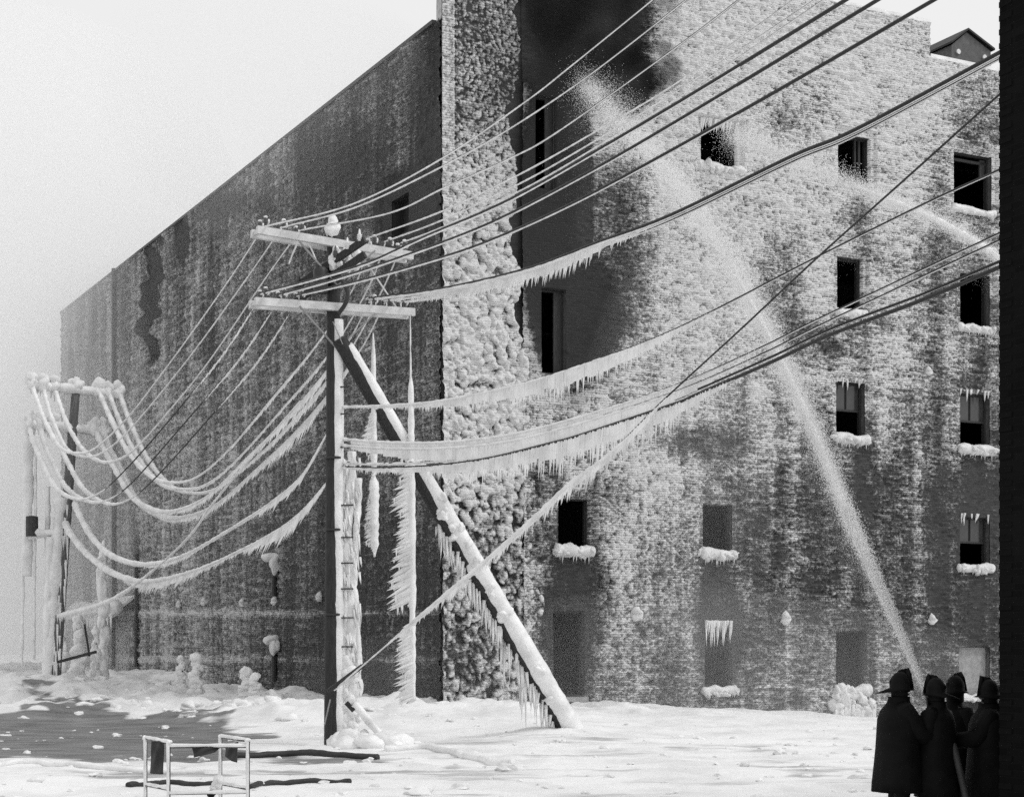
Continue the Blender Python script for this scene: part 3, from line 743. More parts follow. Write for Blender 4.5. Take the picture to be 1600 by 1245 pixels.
Hs = np.clip(Hs, -.03, .16)
n1, n2 = S.shape; ix = np.arange(n1 * n2).reshape(n1, n2)
mx4 = np.maximum.reduce([Hs[:-1, :-1], Hs[1:, :-1], Hs[1:, 1:], Hs[:-1, 1:]])
Hs = np.maximum(Hs + .05, .008); ok = (mx4 > -9) & ~in_hole((S[:-1, :-1] + S[1:, 1:]) / 2, (Z[:-1, :-1] + Z[1:, 1:]) / 2, .0)
V = np.stack([CX + LX * S + NL.x * Hs, CD + LY * S + NL.y * Hs, Z], -1).reshape(-1, 3)
FC = np.stack([ix[:-1, :-1], ix[:-1, 1:], ix[1:, 1:], ix[1:, :-1]], -1)[ok]
RS = Cs + .19 + (Cs - .46) * .8 + (drp - .5) * .35 + (big - .5) * .30 + (streak - .5) * .35 + (rough_ - .5) * .5 + (fbm(S * .9, Z * .12, 3, 83) - .5) * .35
sc_ = mesh_obj('rime_crust', V, FC, M['side_rime'], wh, smooth=True, uv=np.stack([S.ravel(), Z.ravel()], -1), attr={'soot': np.maximum(.85 * ell(px, py, 625, 330, 45, 50, .7), .8 * ell(px, py, 692, 80, 24, 90, .6)).ravel(), 'rime': RS.ravel()}); sc_['kind'] = 'stuff'
edges_s = [0, S_END]; edges_z = [BZ, Z_SIDE]
for a, b, c, d in SIDE_HOLES: edges_s += [a, b]; edges_z += [c, d]
S, Z, FC = wall_grid(edges_s, edges_z, lambda s, z: in_hole(s, z), None, step=.16)
px, py = side_px(S, Z)
V = np.stack([CX + LX * S, CD + LY * S, Z], -1).reshape(-1, 3)
FC = FC[:, ::-1]
sso = np.maximum(.85 * ell(px, py, 625, 330, 50, 50, .7), .8 * ell(px, py, 690, 90, 26, 90, .6))
sw = mesh_obj('brick_wall', V, FC, M['brick_side'], wh, uv=np.stack([S.ravel(), Z.ravel()], -1),
              attr={'soot': sso.ravel(), 'frost': np.clip((side_cover(px, py, S, Z) - .46) * 1.0 + (fbm(S * 2.2, Z * .18, 3, 83) - .5) * .5 + (fbm(S * .35, Z * .35, 3, 85) - .5) * .4, -.5, .3).ravel()})
sw['label'] = 'long dark side wall dusted with rime in streaks'
for a, b, c, d in SIDE_HOLES:
    f = MB(); q = [SW(a, c), SW(b, c), SW(b, d), SW(a, d), SW(a, c, -.4), SW(b, c, -.4), SW(b, d, -.4), SW(a, d, -.4)]
    f.add(q, [(0, 1, 5, 4), (1, 2, 6, 5), (2, 3, 7, 6), (3, 0, 4, 7), (4, 5, 6, 7)]); f.build('window', M['wood_frame'], wh)

# tie-rod anchor plates, iced to little cones
def anchor(pos, nrm, s, seed, ax):
    f = MB(); p = Vector(pos)
    for k in range(4):
        an = math.pi / 4 * (2 * k + 1); dv = ax * math.cos(an) + Vector((0, 0, 1)) * math.sin(an)
        f.bar(p + nrm * .03, p + nrm * .03 + dv * s * .9, .06, .05, up=nrm)
    o = f.build('anchor_plate', M['dark_metal'], wh)
    h = MB(); h.blob(p + nrm * .10, (s * .62, s * .5, s * .55), seed=seed, amp=.2)
    h.cone(p + nrm * .12 + Vector((0, 0, s * .1)), p + nrm * .06 + Vector((0, 0, s * 1.1)), s * .6, n=8)
    h.build('ice_cap', M['knob_ice'], o, smooth=True)
for k, (x, y, s) in enumerate(((990, 962, .42), (1224, 968, .34), (1453, 970, .28), (1447, 583, .26), (1200, 1180 - 200, .0))):
    if s: t, z = front(x, y); anchor(FW(t, z), NR, s, 300 + k, Vector((RX, RY, 0)))
for k, (x, y) in enumerate(((283, 945), (322, 941), (382, 943), (433, 940), (503, 934))):
    s_, z = side(x, y); anchor(SW(s_, z), NL, .24, 320 + k, Vector((LX, LY, 0)))
# downpipes with iced brackets on the side wall
for (x, y0, y1) in ((181, 420, 1040), (217, 865, 1040), (433, 1000, 1065), (433, 872, 930)):
    s_, z1 = side(x, y0); _, z0 = side(x, y1)
    f = MB(); f.tube([SW(s_, z0, .12), SW(s_, (z0 + z1) / 2, .12), SW(s_, z1, .12)], .10, n=8)
    o = f.build('downpipe', M['dark_metal'], wh)
    if x == 433:
        h = MB(); h.blob(SW(s_, z1, .2), (.35, .35, .22), seed=int(y0), amp=.3); h.blob(SW(s_ - .3, z1 - .25, .2), (.2, .2, .35), seed=int(y0) + 1, amp=.3); h.build('ice_cap', M['knob_ice'], o, smooth=True)
# door hood near the far end
s0, z0 = side(212, 958); s1, _ = side(152, 958)
f = MB(); f.add([SW(s0, z0 + .9, .05), SW(s1, z0 + .9, .05), SW(s1, z0, 1.2), SW(s0, z0, 1.2), SW(s0, z0 + .75, .05), SW(s1, z0 + .75, .05), SW(s1, z0 - .15, 1.2), SW(s0, z0 - .15, 1.2)],
     [(0, 1, 2, 3), (7, 6, 5, 4), (0, 3, 7, 4), (1, 5, 6, 2), (3, 2, 6, 7), (0, 4, 5, 1)])
hood = f.build('door_hood', M['ice'], wh)
h = MB()
for j in range(14): u = s0 + (s1 - s0) * (j + .5) / 14; h.blob(SW(u, z0 + .15 + .2 * random.random(), 1.0), (.5, .4, .35), seed=j + 40)
for j in range(50): u = s0 + (s1 - s0) * random.random(); h.cone(SW(u, z0 - .1, 1.2), SW(u, z0 - .3 - random.random() * .9, 1.2), .07)
h.build('ice_cap', M['ice'], hood, smooth=True)
f = MB(); zg = 1.0; f.add([SW(s0 + 1, zg, .04), SW(s1 - 1, zg, .04), SW(s1 - 1, z0 - .2, .04), SW(s0 + 1, z0 - .2, .04)], [(3, 2, 1, 0)]); f.build('door', M['brick_far'], wh)

# roof house seen over the low parapet
ph = MB()
off = -4.0
def t_off(x): a_ = (x - 800) / F; return ((CD + off * NR.y) * a_ - (CX + off * NR.x)) / (RX - RY * a_)
t0, t1 = t_off(1487), t_off(1548)
sc1 = 1 + 4.0 * .887 / 61
zb, ze_ = 21.0, 2.05 + (1020 - 64) / F * 65
zr = 26.55; ze_ = 26.05
a, b = t0, t1
for_pts = [FW(a, zb, off), FW(b, zb, off), FW(b, ze_ - .05, off), FW((a + b) / 2 - .25, zr, off), FW(a, ze_ - .12, off)]
bk_pts = [FW(a, zb, off - 2.5), FW(b, zb, off - 2.5), FW(b, ze_ - .05, off - 2.5), FW((a + b) / 2 - .25, zr, off - 2.5), FW(a, ze_ - .12, off - 2.5)]
ph.add(for_pts + bk_pts, [(0, 1, 2, 3, 4), (9, 8, 7, 6, 5), (0, 5, 6, 1), (1, 6, 7, 2), (4, 9, 5, 0)])
pho = ph.build('roof_house', plain('roof_house_boards', .10), wh)
rr = MB()
for u, v_ in ((FW(a - .1, ze_ - .1, off + .12), FW((a + b) / 2 - .25, zr + .06, off + .12)), (FW((a + b) / 2 - .25, zr + .06, off + .12), FW(b + .12, ze_ - .02, off + .12))):
    u, v_ = Vector(u), Vector(v_); back = Vector(FW(0, 0, -2.8)) - Vector(FW(0, 0, 0))
    up = Vector((0, 0, .08)); rr.add([u, v_, v_ + back, u + back, u + up, v_ + up, v_ + back + up, u + back + up], [(0, 1, 2, 3), (7, 6, 5, 4), (0, 4, 5, 1), (1, 5, 6, 2), (2, 6, 7, 3), (3, 7, 4, 0)])
rr.build('eaves', M['wood_frame'], pho)
for tt in (a + .32, b - .35):
    vh = MB(); vh.lathe(FW(tt, ze_ - .35, off + .02), [(.0, -.04), (.1, -.04), (.1, .04), (.0, .04)], n=10, ax=(Vector((RX, RY, 0)), Vector((0, 0, 1)), NR)); vh.build('vent', M['ice'], pho)

# ------------------------------------------------------------------ dark building at the right, whose corner closes the view
DC = Vector((0.2875 * 18.6, 18.6, 0))
db_dir = Vector((.463, -.886, 0)); db_w = Vector((.886, .463, 0))
DBH = 9.45
dbe = empty('corner_building', DC, 'black unlit brick building whose corner rises beside the firefighters', 'building')
L1, L2 = 16.0, 9.0
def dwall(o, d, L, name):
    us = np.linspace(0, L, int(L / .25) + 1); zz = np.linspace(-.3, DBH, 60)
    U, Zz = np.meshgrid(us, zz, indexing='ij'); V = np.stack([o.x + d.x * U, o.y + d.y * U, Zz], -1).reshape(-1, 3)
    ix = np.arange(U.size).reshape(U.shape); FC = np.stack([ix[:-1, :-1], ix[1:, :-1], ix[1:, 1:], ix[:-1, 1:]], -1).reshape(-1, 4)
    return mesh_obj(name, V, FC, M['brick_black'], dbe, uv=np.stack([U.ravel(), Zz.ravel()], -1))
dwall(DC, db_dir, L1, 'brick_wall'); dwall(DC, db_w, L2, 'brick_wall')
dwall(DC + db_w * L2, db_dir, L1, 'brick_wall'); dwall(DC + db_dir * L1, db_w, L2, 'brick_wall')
rf = MB(); q = [DC, DC + db_w * L2, DC + db_w * L2 + db_dir * L1, DC + db_dir * L1]
rf.add([(p.x, p.y, DBH) for p in q], [(0, 1, 2, 3)]); rf.build('roof', M['roofing'], dbe)
# toothed quoin bricks along the visible corner
qb = MB(); qb.box((0, 0, 0), (.115, .055, .033))
first = None
for k in range(126):
    z = .0 + k * .075
    if k % 2 == 0:
        c = DC + Vector((0, 0, z)) + db_dir * .09 + Vector((.886, .463, 0)) * .050
        if first is None:
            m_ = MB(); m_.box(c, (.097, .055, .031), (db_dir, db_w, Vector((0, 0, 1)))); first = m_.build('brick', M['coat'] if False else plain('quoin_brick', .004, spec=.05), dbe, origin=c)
        else:
            o = first.copy(); COL.objects.link(o); o.parent = dbe; o.location = c - DC

# ------------------------------------------------------------------ poles
ARM = Vector((.886, .463, 0)); LINE = Vector((-.463, .886, 0)); UP = Vector((0, 0, 1))
D1 = 38.0
PB = P(521, 1163, D1); PB.z = gz(PB.x, PB.y) - .3
TOPZ = P(515, 362, D1).z
pole = empty('utility_pole', (PB.x, PB.y, 0), 'wooden utility pole with two iced crossarms and a slanting brace, standing in the snow', 'utility pole')
f = MB(); hs = np.linspace(PB.z, TOPZ, 26)
f.tube([(PB.x + .0 * h, PB.y, h) for h in hs], [.215 - .075 * i / 25 for i in range(26)], n=16); f.build('shaft', M['wood_dark'], pole, smooth=True)
# ice frozen on the side that faced the spray (to the right)
def ice_tube(mb, pts, r0, amp=.3, n=10, seed=0, off=None):
    rr = np.random.default_rng(seed); m = len(pts)
    nz = np.interp(np.arange(m), np.arange(0, m + 6, 3), rr.random(len(np.arange(0, m + 6, 3))))
    r = [(r0[i] if hasattr(r0, '__len__') else r0) * (1 - amp / 2 + amp * nz[i] + amp * .4 * (rr.random() - .5)) for i in range(m)]
    mb.tube([Vector(p) + (off or Vector((0, 0, 0))) for p in pts], r, n=n)
f = MB()
hs = np.linspace(PB.z + .1, P(515, 500, D1).z, 70)
ice_tube(f, [(PB.x + .095, PB.y - .03, h) for h in hs], [.165 - .03 * i / 69 for i in range(70)], .12, seed=3)
f.build('ice_coat', M['ice'], pole, smooth=True)
# iced conduit and rungs up the spray side
f = MB(); h0 = PB.z + .1; h1 = P(0, 705, D1).z
for dx, r, hh in ((.36, .12, h1), (.50, .085, h1 - .6), (.24, .08, h1 - .2)):
    hs = np.linspace(h0, hh, 90); ice_tube(f, [(PB.x + dx + .05 * math.sin(h * 1.7 + dx * 9), PB.y - .02 + dx * .15, h) for h in hs], r, .55, n=8, seed=int(dx * 100))
for k in range(110):
    h = random.uniform(h0 + .5, h1); x = PB.x + random.uniform(.2, .6); f.cone((x, PB.y - .08, h), (x + .05, PB.y - .1, h - random.uniform(.1, .5)), .035)
for k in range(24): f.blob((PB.x + random.uniform(.25, .5), PB.y, PB.z + .1 + .25 * k * .4), (.14, .14, .2), seed=k + 70)
f.build('iced_conduit', M['ice'], pole, smooth=True)
for k, y in enumerate((606, 648, 700, 790, 840, 880, 920, 965, 1010)):
    f = MB(); z = P(0, y, D1).z; f.bar((PB.x + .12, PB.y - .12, z), (PB.x + (.36 if k < 3 else .46), PB.y - .16, z), .03, .03); f.build('step', M['dark_metal'], pole)
for y in (716, 828, 960):
    f = MB(); z = P(0, y, D1).z; f.lathe((PB.x, PB.y, z), [(.215, -.03), (.235, -.02), (.235, .02), (.215, .03)], n=14); f.build('band', M['dark_metal'], pole)

INS = {}
def crossarm_set(root, base, zc, half, tilt, offs, key, wood_m, thick=(.06, .085), double=True, scale=1.0):
    """two parallel arms bolted either side of the pole, with pin insulators at the given offsets"""
    d = (ARM + UP * tilt).normalized()
    for sgn in ((-1, 1) if double else (-1,)):
        f = MB(); c = Vector((base.x, base.y, zc)) + LINE * sgn * (.19 * scale)
        f.bar(c - d * half, c + d * half, thick[0] * 2, thick[1] * 2); f.build('crossarm', wood_m, root)
    if double:
        for s_ in (-1, 1):
            f = MB(); c = Vector((base.x, base.y, zc)) + d * s_ * (half - .06); f.bar(c - LINE * .12, c + LINE * .12, .06, .08); f.build('spacer', wood_m, root)
    for k, o in enumerate(offs):
        for sgn in ((-1, 1) if double else (-1,)):
            b = Vector((base.x, base.y, zc + thick[1])) + d * o + LINE * sgn * (.19 * scale); u = scale
            f = MB(); f.lathe(b, [(.012, -.01), (.012, .09 * u), (.045 * u, .09 * u), (.062 * u, .12 * u), (.04 * u, .135 * u), (.06 * u, .16 * u), (.035 * u, .19 * u), (.045 * u, .215 * u), (.02 * u, .24 * u), (.0, .24 * u)], n=10)
            io = f.build('insulator', M['porcelain'], root, smooth=True)
            if random.random() < .9:
                h = MB(); h.blob(b + UP * .225 * u - LINE * .0, (.05 * u, .05 * u, .035 * u), seed=k + 7, amp=.3, sub=2); h.blob(b + UP * .13 * u + ARM * .06, (.035, .035, .06), seed=k + 9, sub=2); h.build('ice_cap', M['ice'], io, smooth=True)
        INS[(key, k)] = Vector((base.x, base.y, zc + thick[1] + .2 * scale)) + d * o
offs6 = (-1.66, -1.24, -.82, .92, 1.30, 1.66)
zU, zL = P(517, 383, D1).z, P(517, 482, D1).z
crossarm_set(pole, PB, zU, 1.86, -.045, offs6, 'U', M['wood_arm'])
crossarm_set(pole, PB, zL, 1.90, .03, offs6, 'L', M['wood_arm'])
# diagonal steel straps
for z, sg in ((zU, 1), (zL, 1)):
    for s_ in (-1, 1):
        f = MB(); f.bar(Vector((PB.x, PB.y, z - .95)) - LINE * .24, Vector((PB.x, PB.y, z - .08)) + ARM * s_ * .9 - LINE * .26, .03, .012 + .03, up=LINE); f.build('arm_brace', M['metal'], pole)
f = MB(); f.bar(Vector((PB.x, PB.y, zL + .15)) + ARM * 1.55, Vector((PB.x, PB.y, zU - .25)) + ARM * .75, .03, .03); f.build('arm_brace', M['pipe'], pole)
# pole cap of ice
f = MB(); f.blob((PB.x - .02, PB.y - .05, TOPZ + .02), (.17, .17, .2), seed=4, amp=.3); f.blob((PB.x + .02, PB.y - .05, TOPZ + .16), (.12, .12, .17), seed=6, amp=.3); f.build('ice_cap', M['ice'], pole, smooth=True)
# switch gear on a buck arm between the crossarms
zM = P(0, 425, D1).z
bd = Vector((.80, -.42, .42)).normalized()
for sgn in (-.16, .16):
    f = MB(); c = Vector((PB.x, PB.y - .25, zM)) + UP * sgn; f.bar(c - bd * 1.1, c + bd * .95, .10, .14); f.build('buck_arm', M['wood_dark'], pole)
for k, (u, col) in enumerate(((-1.0, 'porcelain'), (-.45, 'porcelain'), (.1, 'porcelain'), (.45, 'ice'), (.8, 'ice'))):
    b = Vector((PB.x, PB.y - .3, zM + .2)) + bd * u
    f = MB(); f.lathe(b, [(.04, 0), (.04, .04), (.065, .05), (.04, .07), (.065, .09), (.04, .11), (.06, .13), (.03, .16), (.015, .26), (.0, .27)], n=10); f.build('bushing', M[col], pole, smooth=True)
f = MB(); f.lathe((PB.x - .25, PB.y - .32, zM - .55), [(.0, -.02), (.15, 0), (.17, .06), (.17, .5), (.13, .58), (.0, .6)], n=14); f.build('pothead', M['dark_metal'], pole, smooth=True)
f = MB(); a_ = [Vector((PB.x - .95 + .6 * u, PB.y - .35, zM + .1 + .55 * math.sin(u * 3.0))) for u in np.linspace(0, 1, 12)]; f.tube(a_, .02, n=6); f.build('jumper_wire', M['ice'], pole)
f = MB(); a_ = [Vector((PB.x + .1 + .25 * math.sin(u * 3), PB.y - .3, zM - .1 - .9 * u)) for u in np.linspace(0, 1, 12)]; f.tube(a_, .05, n=7); f.build('jumper_wire', M['dark_metal'], pole)
for k in range(12):
    pass
f = MB()
for k in range(16):
    c = Vector((PB.x, PB.y - .28, zU - .35)) + ARM * random.uniform(0, .7) + UP * random.uniform(-.2, .2); f.blob(c, (.09, .09, .12), seed=k + 20)
f.build('frozen_spray', M['ice'], pole, smooth=True)
# slanting push brace, iced on top
BT = P(530, 530, D1 - .25); BB = P(893, 1134, 42.0); BB.z = gz(BB.x, BB.y) - .35
f = MB(); n_ = 30; pts = [BT.lerp(BB, i / (n_ - 1)) for i in range(n_)]; f.tube(pts, [.17 + .06 * i / (n_ - 1) for i in range(n_)], n=14); br = f.build('push_brace', M['wood_dark'], pole, smooth=True)
f = MB(); sd_ = Vector((.62, -.18, .5)).normalized()
n_ = 110; pts = [BT.lerp(BB, .02 + .97 * i / (n_ - 1)) + sd_ * (.10 + .05 * i / n_) for i in range(n_)]
ice_tube(f, pts, [.12 + .17 * (i / n_) ** .8 for i in range(n_)], .14, seed=8, n=14)
for k in range(36):
    u = random.uniform(.25, .985); p = BT.lerp(BB, u) + sd_ * random.uniform(.05, .22) + Vector((random.uniform(-.12, .1), random.uniform(-.2, -.05), 0)); f.blob(p, .08 + .07 * u, seed=k + 400, amp=.35)
for k in range(130):
    u = random.uniform(.42, .95); p = BT.lerp(BB, u) + Vector((random.uniform(-.22, -.05), random.uniform(-.2, .0), -.08)); L = random.uniform(.25, .7) * (1 + 1.4 * (u > .7) * random.random())
    if p.z - L < gz(p.x, p.y): L = max(.2, p.z - gz(p.x, p.y))
    f.cone(p, p + Vector((random.uniform(-.06, .06), 0, -L)), random.uniform(.025, .055))
f.build('brace_ice', M['ice'], br, smooth=True)
f = MB(); f.bar(BT + Vector((-.12, -.2, .35)), BT + Vector((.1, -.2, -.15)), .05, .02); f.build('brace_bolt', M['metal'], pole)

# second pole down the side street, buried in ice
D2 = 60.0
P2B = P(84, 1064, D2); P2T = P(119, 603, D2)
pole2 = empty('utility_pole', (P2B.x, P2B.y, gz(P2B.x, P2B.y)), 'leaning utility pole with bulging ice on its crossarms, farther down the long wall', 'utility pole')
f = MB(); pts = [P2B.lerp(P2T, i / 15) - UP * (.5 if i == 0 else 0) for i in range(16)]; f.tube(pts, [.24 - .006 * i for i in range(16)], n=12); f.build('shaft', wood('rimed_pole_wood', .13), pole2, smooth=True)
f = MB(); pts = [P2B.lerp(P2T, i / 59 * .62) + Vector((-.2, -.12, 0)) for i in range(60)]; ice_tube(f, pts, .22, .5, seed=31); 
pts = [P2B.lerp(P2T, i / 40 * .5) + Vector((-.75 - .2 * i / 40 + .5, -.2, 0)) for i in range(40)]; ice_tube(f, pts, .13, .5, seed=32)
for k in range(60): u = random.uniform(.05, .6); p = P2B.lerp(P2T, u) + Vector((random.uniform(-.4, .2), -.2, 0)); f.cone(p, p - UP * random.uniform(.3, 1.2), .05)
f.build('ice_coat', M['ice'], pole2, smooth=True)
def arm2(yl, yr, xl, xr, key, xs):
    a, b = P(xl, yl, D2 - .8), P(xr, yr, D2 + .8)
    f = MB(); f.bar(a, b, .16, .2); f.build('crossarm', M['wood_dark'], pole2)
    f = MB(); n_ = 40; ice_tube(f, [a.lerp(b, i / (n_ - 1)) + UP * .04 - LINE * .06 for i in range(n_)], .17, .25, seed=yl)
    for k in range(50): p = a.lerp(b, random.random()); f.cone(p - UP * .05, p - UP * random.uniform(.2, .5), .04)
    f.build('crossarm_ice', M['ice'], pole2, smooth=True)
    for k, x in enumerate(xs):
        u = (x - xl) / (xr - xl); p = a.lerp(b, u)
        f = MB(); f.lathe(p + UP * .08, [(.03, 0), (.03, .1), (.08, .12), (.09, .2), (.05, .24), (.07, .3), (0, .33)], n=8); io = f.build('insulator', M['porcelain'], pole2)
        f = MB(); f.blob(p + UP * .25, (.21, .2, .23), seed=k * 3 + yl, amp=.3); f.blob(p + UP * .05 + Vector((.02, -.15, 0)), (.18, .15, .2), seed=k * 3 + 1 + yl, amp=.3); f.build('ice_cap', M['ice'], io, smooth=True)
        INS[(key, k)] = p + UP * .2
arm2(603, 618, 46, 190, 'u', (50, 67, 85, 153, 169, 186)); arm2(664, 676, 42, 172, 'l', (45, 62, 84, 148, 163))
f = MB(); f.blob(P2T + UP * .1, (.25, .25, .25), seed=77); f.build('ice_cap', M['ice'], pole2, smooth=True)
f = MB(); f.bar(P(45, 838, D2), P(95, 832, D2), .2, .2); ice_tube(f, [P(45 + i * 2.5, 832, D2 - .1) for i in range(20)], .14, .4, seed=5); f.build('side_bracket', M['ice'], pole2, smooth=True)
f = MB(); f.lathe(P(50, 838, D2 - .1), [(.0, 0), (.22, 0), (.22, .7), (.0, .75)], n=10); f.build('lamp_box', M['dark_metal'], pole2)
for (x, ya, yb, r) in ((45, 660, 900, .17), (37, 840, 1040, .06), (56, 700, 1030, .05), (75, 760, 1040, .09)):
    f = MB(); n_ = 40; pts = [P(x - 3 * i / n_ + random.uniform(-.6, .6), ya + (yb - ya) * i / (n_ - 1), D2 + .3) for i in range(n_)]; ice_tube(f, pts, r, .5, seed=x, n=8); f.build('hanging_ice', M['ice'], pole2, smooth=True)

# ------------------------------------------------------------------ wires
def plan_point(px, A, B):
    """the point of the vertical plane through A and B (plan view) that lies on the line of sight px"""
    a = (px - 800) / F; dx, dy = B.x - A.x, B.y - A.y
    u = (a * A.y - A.x) / (dx - a * dy); return u, A.y + dy * u
def wire_curve(pts, A, B, n=90):
    sp = spline(pts, n); out = []
    for x, y in sp:
        u, D = plan_point(x, A, B); out.append(P(x, y, D))
    return out, sp
def lens(profile, x): xs = [p[0] for p in profile]; return float(np.interp(x, xs, [p[1] for p in profile]))
def px2m(v, D): return v * D / F

def cable(label, group, pts, A, B, r=.014, sleeve=None, fringe=None, sheet=.45, tilt=0.0, dens=1.0, n=90, name='power_line', off=(0, 0, -.012), wire_mat='wire', extend=None):
    c, sp = wire_curve(pts, A, B, n)
    cc = list(c)
    if extend: d = (c[-1] - c[-2]).normalized(); cc += [c[-1] + d * extend * k / 6 for k in range(1, 7)]
    f = MB(); f.tube(cc, r, n=6); o = f.build(name, M[wire_mat]); tag(o, label, 'wire' if name == 'power_line' else 'cable', group)
    if sleeve:
        f = MB(); idx = [i for i in range(len(c)) if lens(sleeve, sp[i][0]) > .15]
        runs = []; 
        for i in idx:
            if runs and i == runs[-1][-1] + 1: runs[-1].append(i)
            else: runs.append([i])
        for run in runs:
            if len(run) < 3: continue
            pp = []; rr = []; rs = np.random.default_rng(run[0] + int(pts[0][0] * 7))
            for j, i in enumerate(run[:-1]):
                for q in range(3):
                    v = c[i].lerp(c[i + 1], q / 3); wpx = lens(sleeve, sp[i][0]); rad = px2m(wpx / 2, v.y) * rs.uniform(.78, 1.18)
                    pp.append(v + Vector(off) * 1.0); rr.append(max(rad, .008))
            f.tube(pp, rr, n=7)
        if f.v: f.build('ice_sleeve', M['ice'], o, smooth=True)
    if fringe:
        f = MB(); lim = (min(p[0] for p in fringe), max(p[0] for p in fringe)); sl = []
        for i in range(len(c) - 1):
            if not (lim[0] <= sp[i][0] <= lim[1]): continue
            seg = (c[i + 1] - c[i]).length; D = c[i].y; Lp = px2m(lens(fringe, sp[i][0]), D)
            if Lp <= .01: continue
            k = max(1, int(seg / .028 * dens))
            jit = .7 + .5 * math.sin(i * 1.7) * math.sin(i * .53)
            for _ in range(k):
                p = c[i].lerp(c[i + 1], random.random()); q = random.random()
                L = Lp * (.35 + .65 * q ** .7) * (jit if random.random() < .6 else 1)
                w = random.uniform(.010, .020) + Lp * .012
                f.cone(p + Vector((0, random.uniform(-.02, .02), -.005)), p + Vector((tilt * L + random.uniform(-.02, .02) * L, random.uniform(-.03, .03) * L, -L)), w, n=4)
            if sheet > 0:
                h0 = Lp * sheet * random.uniform(.8, 1.15); h1 = h0; a, b = c[i], c[i + 1]; w = .015
                f.add([a + Vector((0, -w, 0)), b + Vector((0, -w, 0)), b + Vector((tilt * h0, -w * .5, -h0)), a + Vector((tilt * h0, -w * .5, -h0)),
                       a + Vector((0, w, 0)), b + Vector((0, w, 0)), b + Vector((tilt * h0, w * .5, -h0)), a + Vector((tilt * h0, w * .5, -h0))],
                      [(0, 3, 2, 1), (4, 5, 6, 7), (0, 1, 5, 4), (3, 7, 6, 2), (0, 4, 7, 3), (1, 2, 6, 5)])
        if f.v:
            fo = f.build('icicle_fringe', M['ice'], o); fo['kind'] = 'stuff'
    return o

# spans towards us and to the right; their planes follow the street
RD = Vector((.463, -.886, 0))
def plane(k, key): A = INS[(key, k)]; return A, A + RD * 25
gU = 'wires from the upper crossarm towards the right'; lU = 'wire rising from the upper crossarm of the braced pole, white with rime near it'
for k, pts in enumerate((
    [(412, 354), (555, 317), (695, 245), (824, 157), (893, 103), (1020, 0), (1075, -48)],
    [(441, 355), (560, 322), (695, 258), (800, 199), (922, 117), (1060, 10), (1120, -40)],
    [(470, 359), (610, 332), (695, 293), (800, 246), (876, 203), (1060, 72), (1155, 0), (1210, -45)],
    [(577, 371), (695, 328), (820, 268), (940, 200), (1060, 128), (1240, 0), (1300, -45)],
    [(602, 377), (695, 342), (825, 280), (940, 214), (1060, 141), (1273, 0), (1335, -45)],
    [(627, 379), (695, 353), (828, 290), (940, 225), (1060, 153), (1287, 0), (1350, -45)])):
    A, B = plane(k, 'U'); x0 = pts[0][0]
    sl = [(x0, 2.6), (700, 2.5), (850, 2.3), (1000, 1.3), (1150, .6)] if k < 3 else [(x0, 2.6), (1000, 2.7), (1200, 1.8), (1350, 1.0)]
    cable(lU, gU, pts, A, B, r=.0145 if k < 3 else .011, sleeve=sl, off=(-.012, -.004, -.014), extend=6)
gL = 'heavy wires from the lower crossarm towards the right'; lL = 'heavy black wire from the lower crossarm crossing in front of the iced corner'
for k, pts in enumerate((
    [(407, 458), (490, 436), (578, 409), (665, 369), (760, 329), (850, 283), (1060, 160), (1322, 0), (1390, -42)],
    [(437, 460), (520, 437), (617, 405), (760, 351), (900, 280), (1060, 188), (1372, 0), (1440, -42)],
    [(464, 461), (560, 439), (660, 411), (760, 378), (900, 315), (1060, 229), (1260, 116), (1460, 0), (1530, -40)])):
    A, B = plane(k, 'L')
    cable(lL, gL, pts, A, B, r=.0235, sleeve=[(400, 3.0), (700, 2.8), (950, 2.2), (1100, .9), (1180, 0)], off=(.0, -.004, -.03), extend=6)
lM = 'black wire of the bundle sagging from the lower crossarm behind the dark building'; gM = 'bundled wires from the lower crossarm to the dark building'
for k, dy in enumerate((-3, 0, 4)):
    A, B = plane(3 + k, 'L'); x0 = (577, 601, 626)[k]
    pts = [(x0, 466 + k * 2), (690, 455 + dy * 1.4), (822, 423 + dy), (938, 380 + dy), (1050, 338 + dy), (1238, 247 + dy), (1340, 204 + dy), (1561, 86 + dy), (1590, 69 + dy)]
    fr = [(600, 5), (680, 16), (780, 30), (850, 38), (900, 36), (960, 18), (1010, 8), (1030, 2)] if k == 1 else None
    if k == 2: fr = [(640, 5), (700, 14), (800, 24), (870, 26), (920, 12), (960, 4)]
    cable(lM, gM, pts, A, B, r=.027, sleeve=[(560, 4.5), (760, 4.5), (900, 3.5), (1100, 1.5), (1250, .5)], fringe=fr, tilt=-.12, off=(0, 0, -.035))
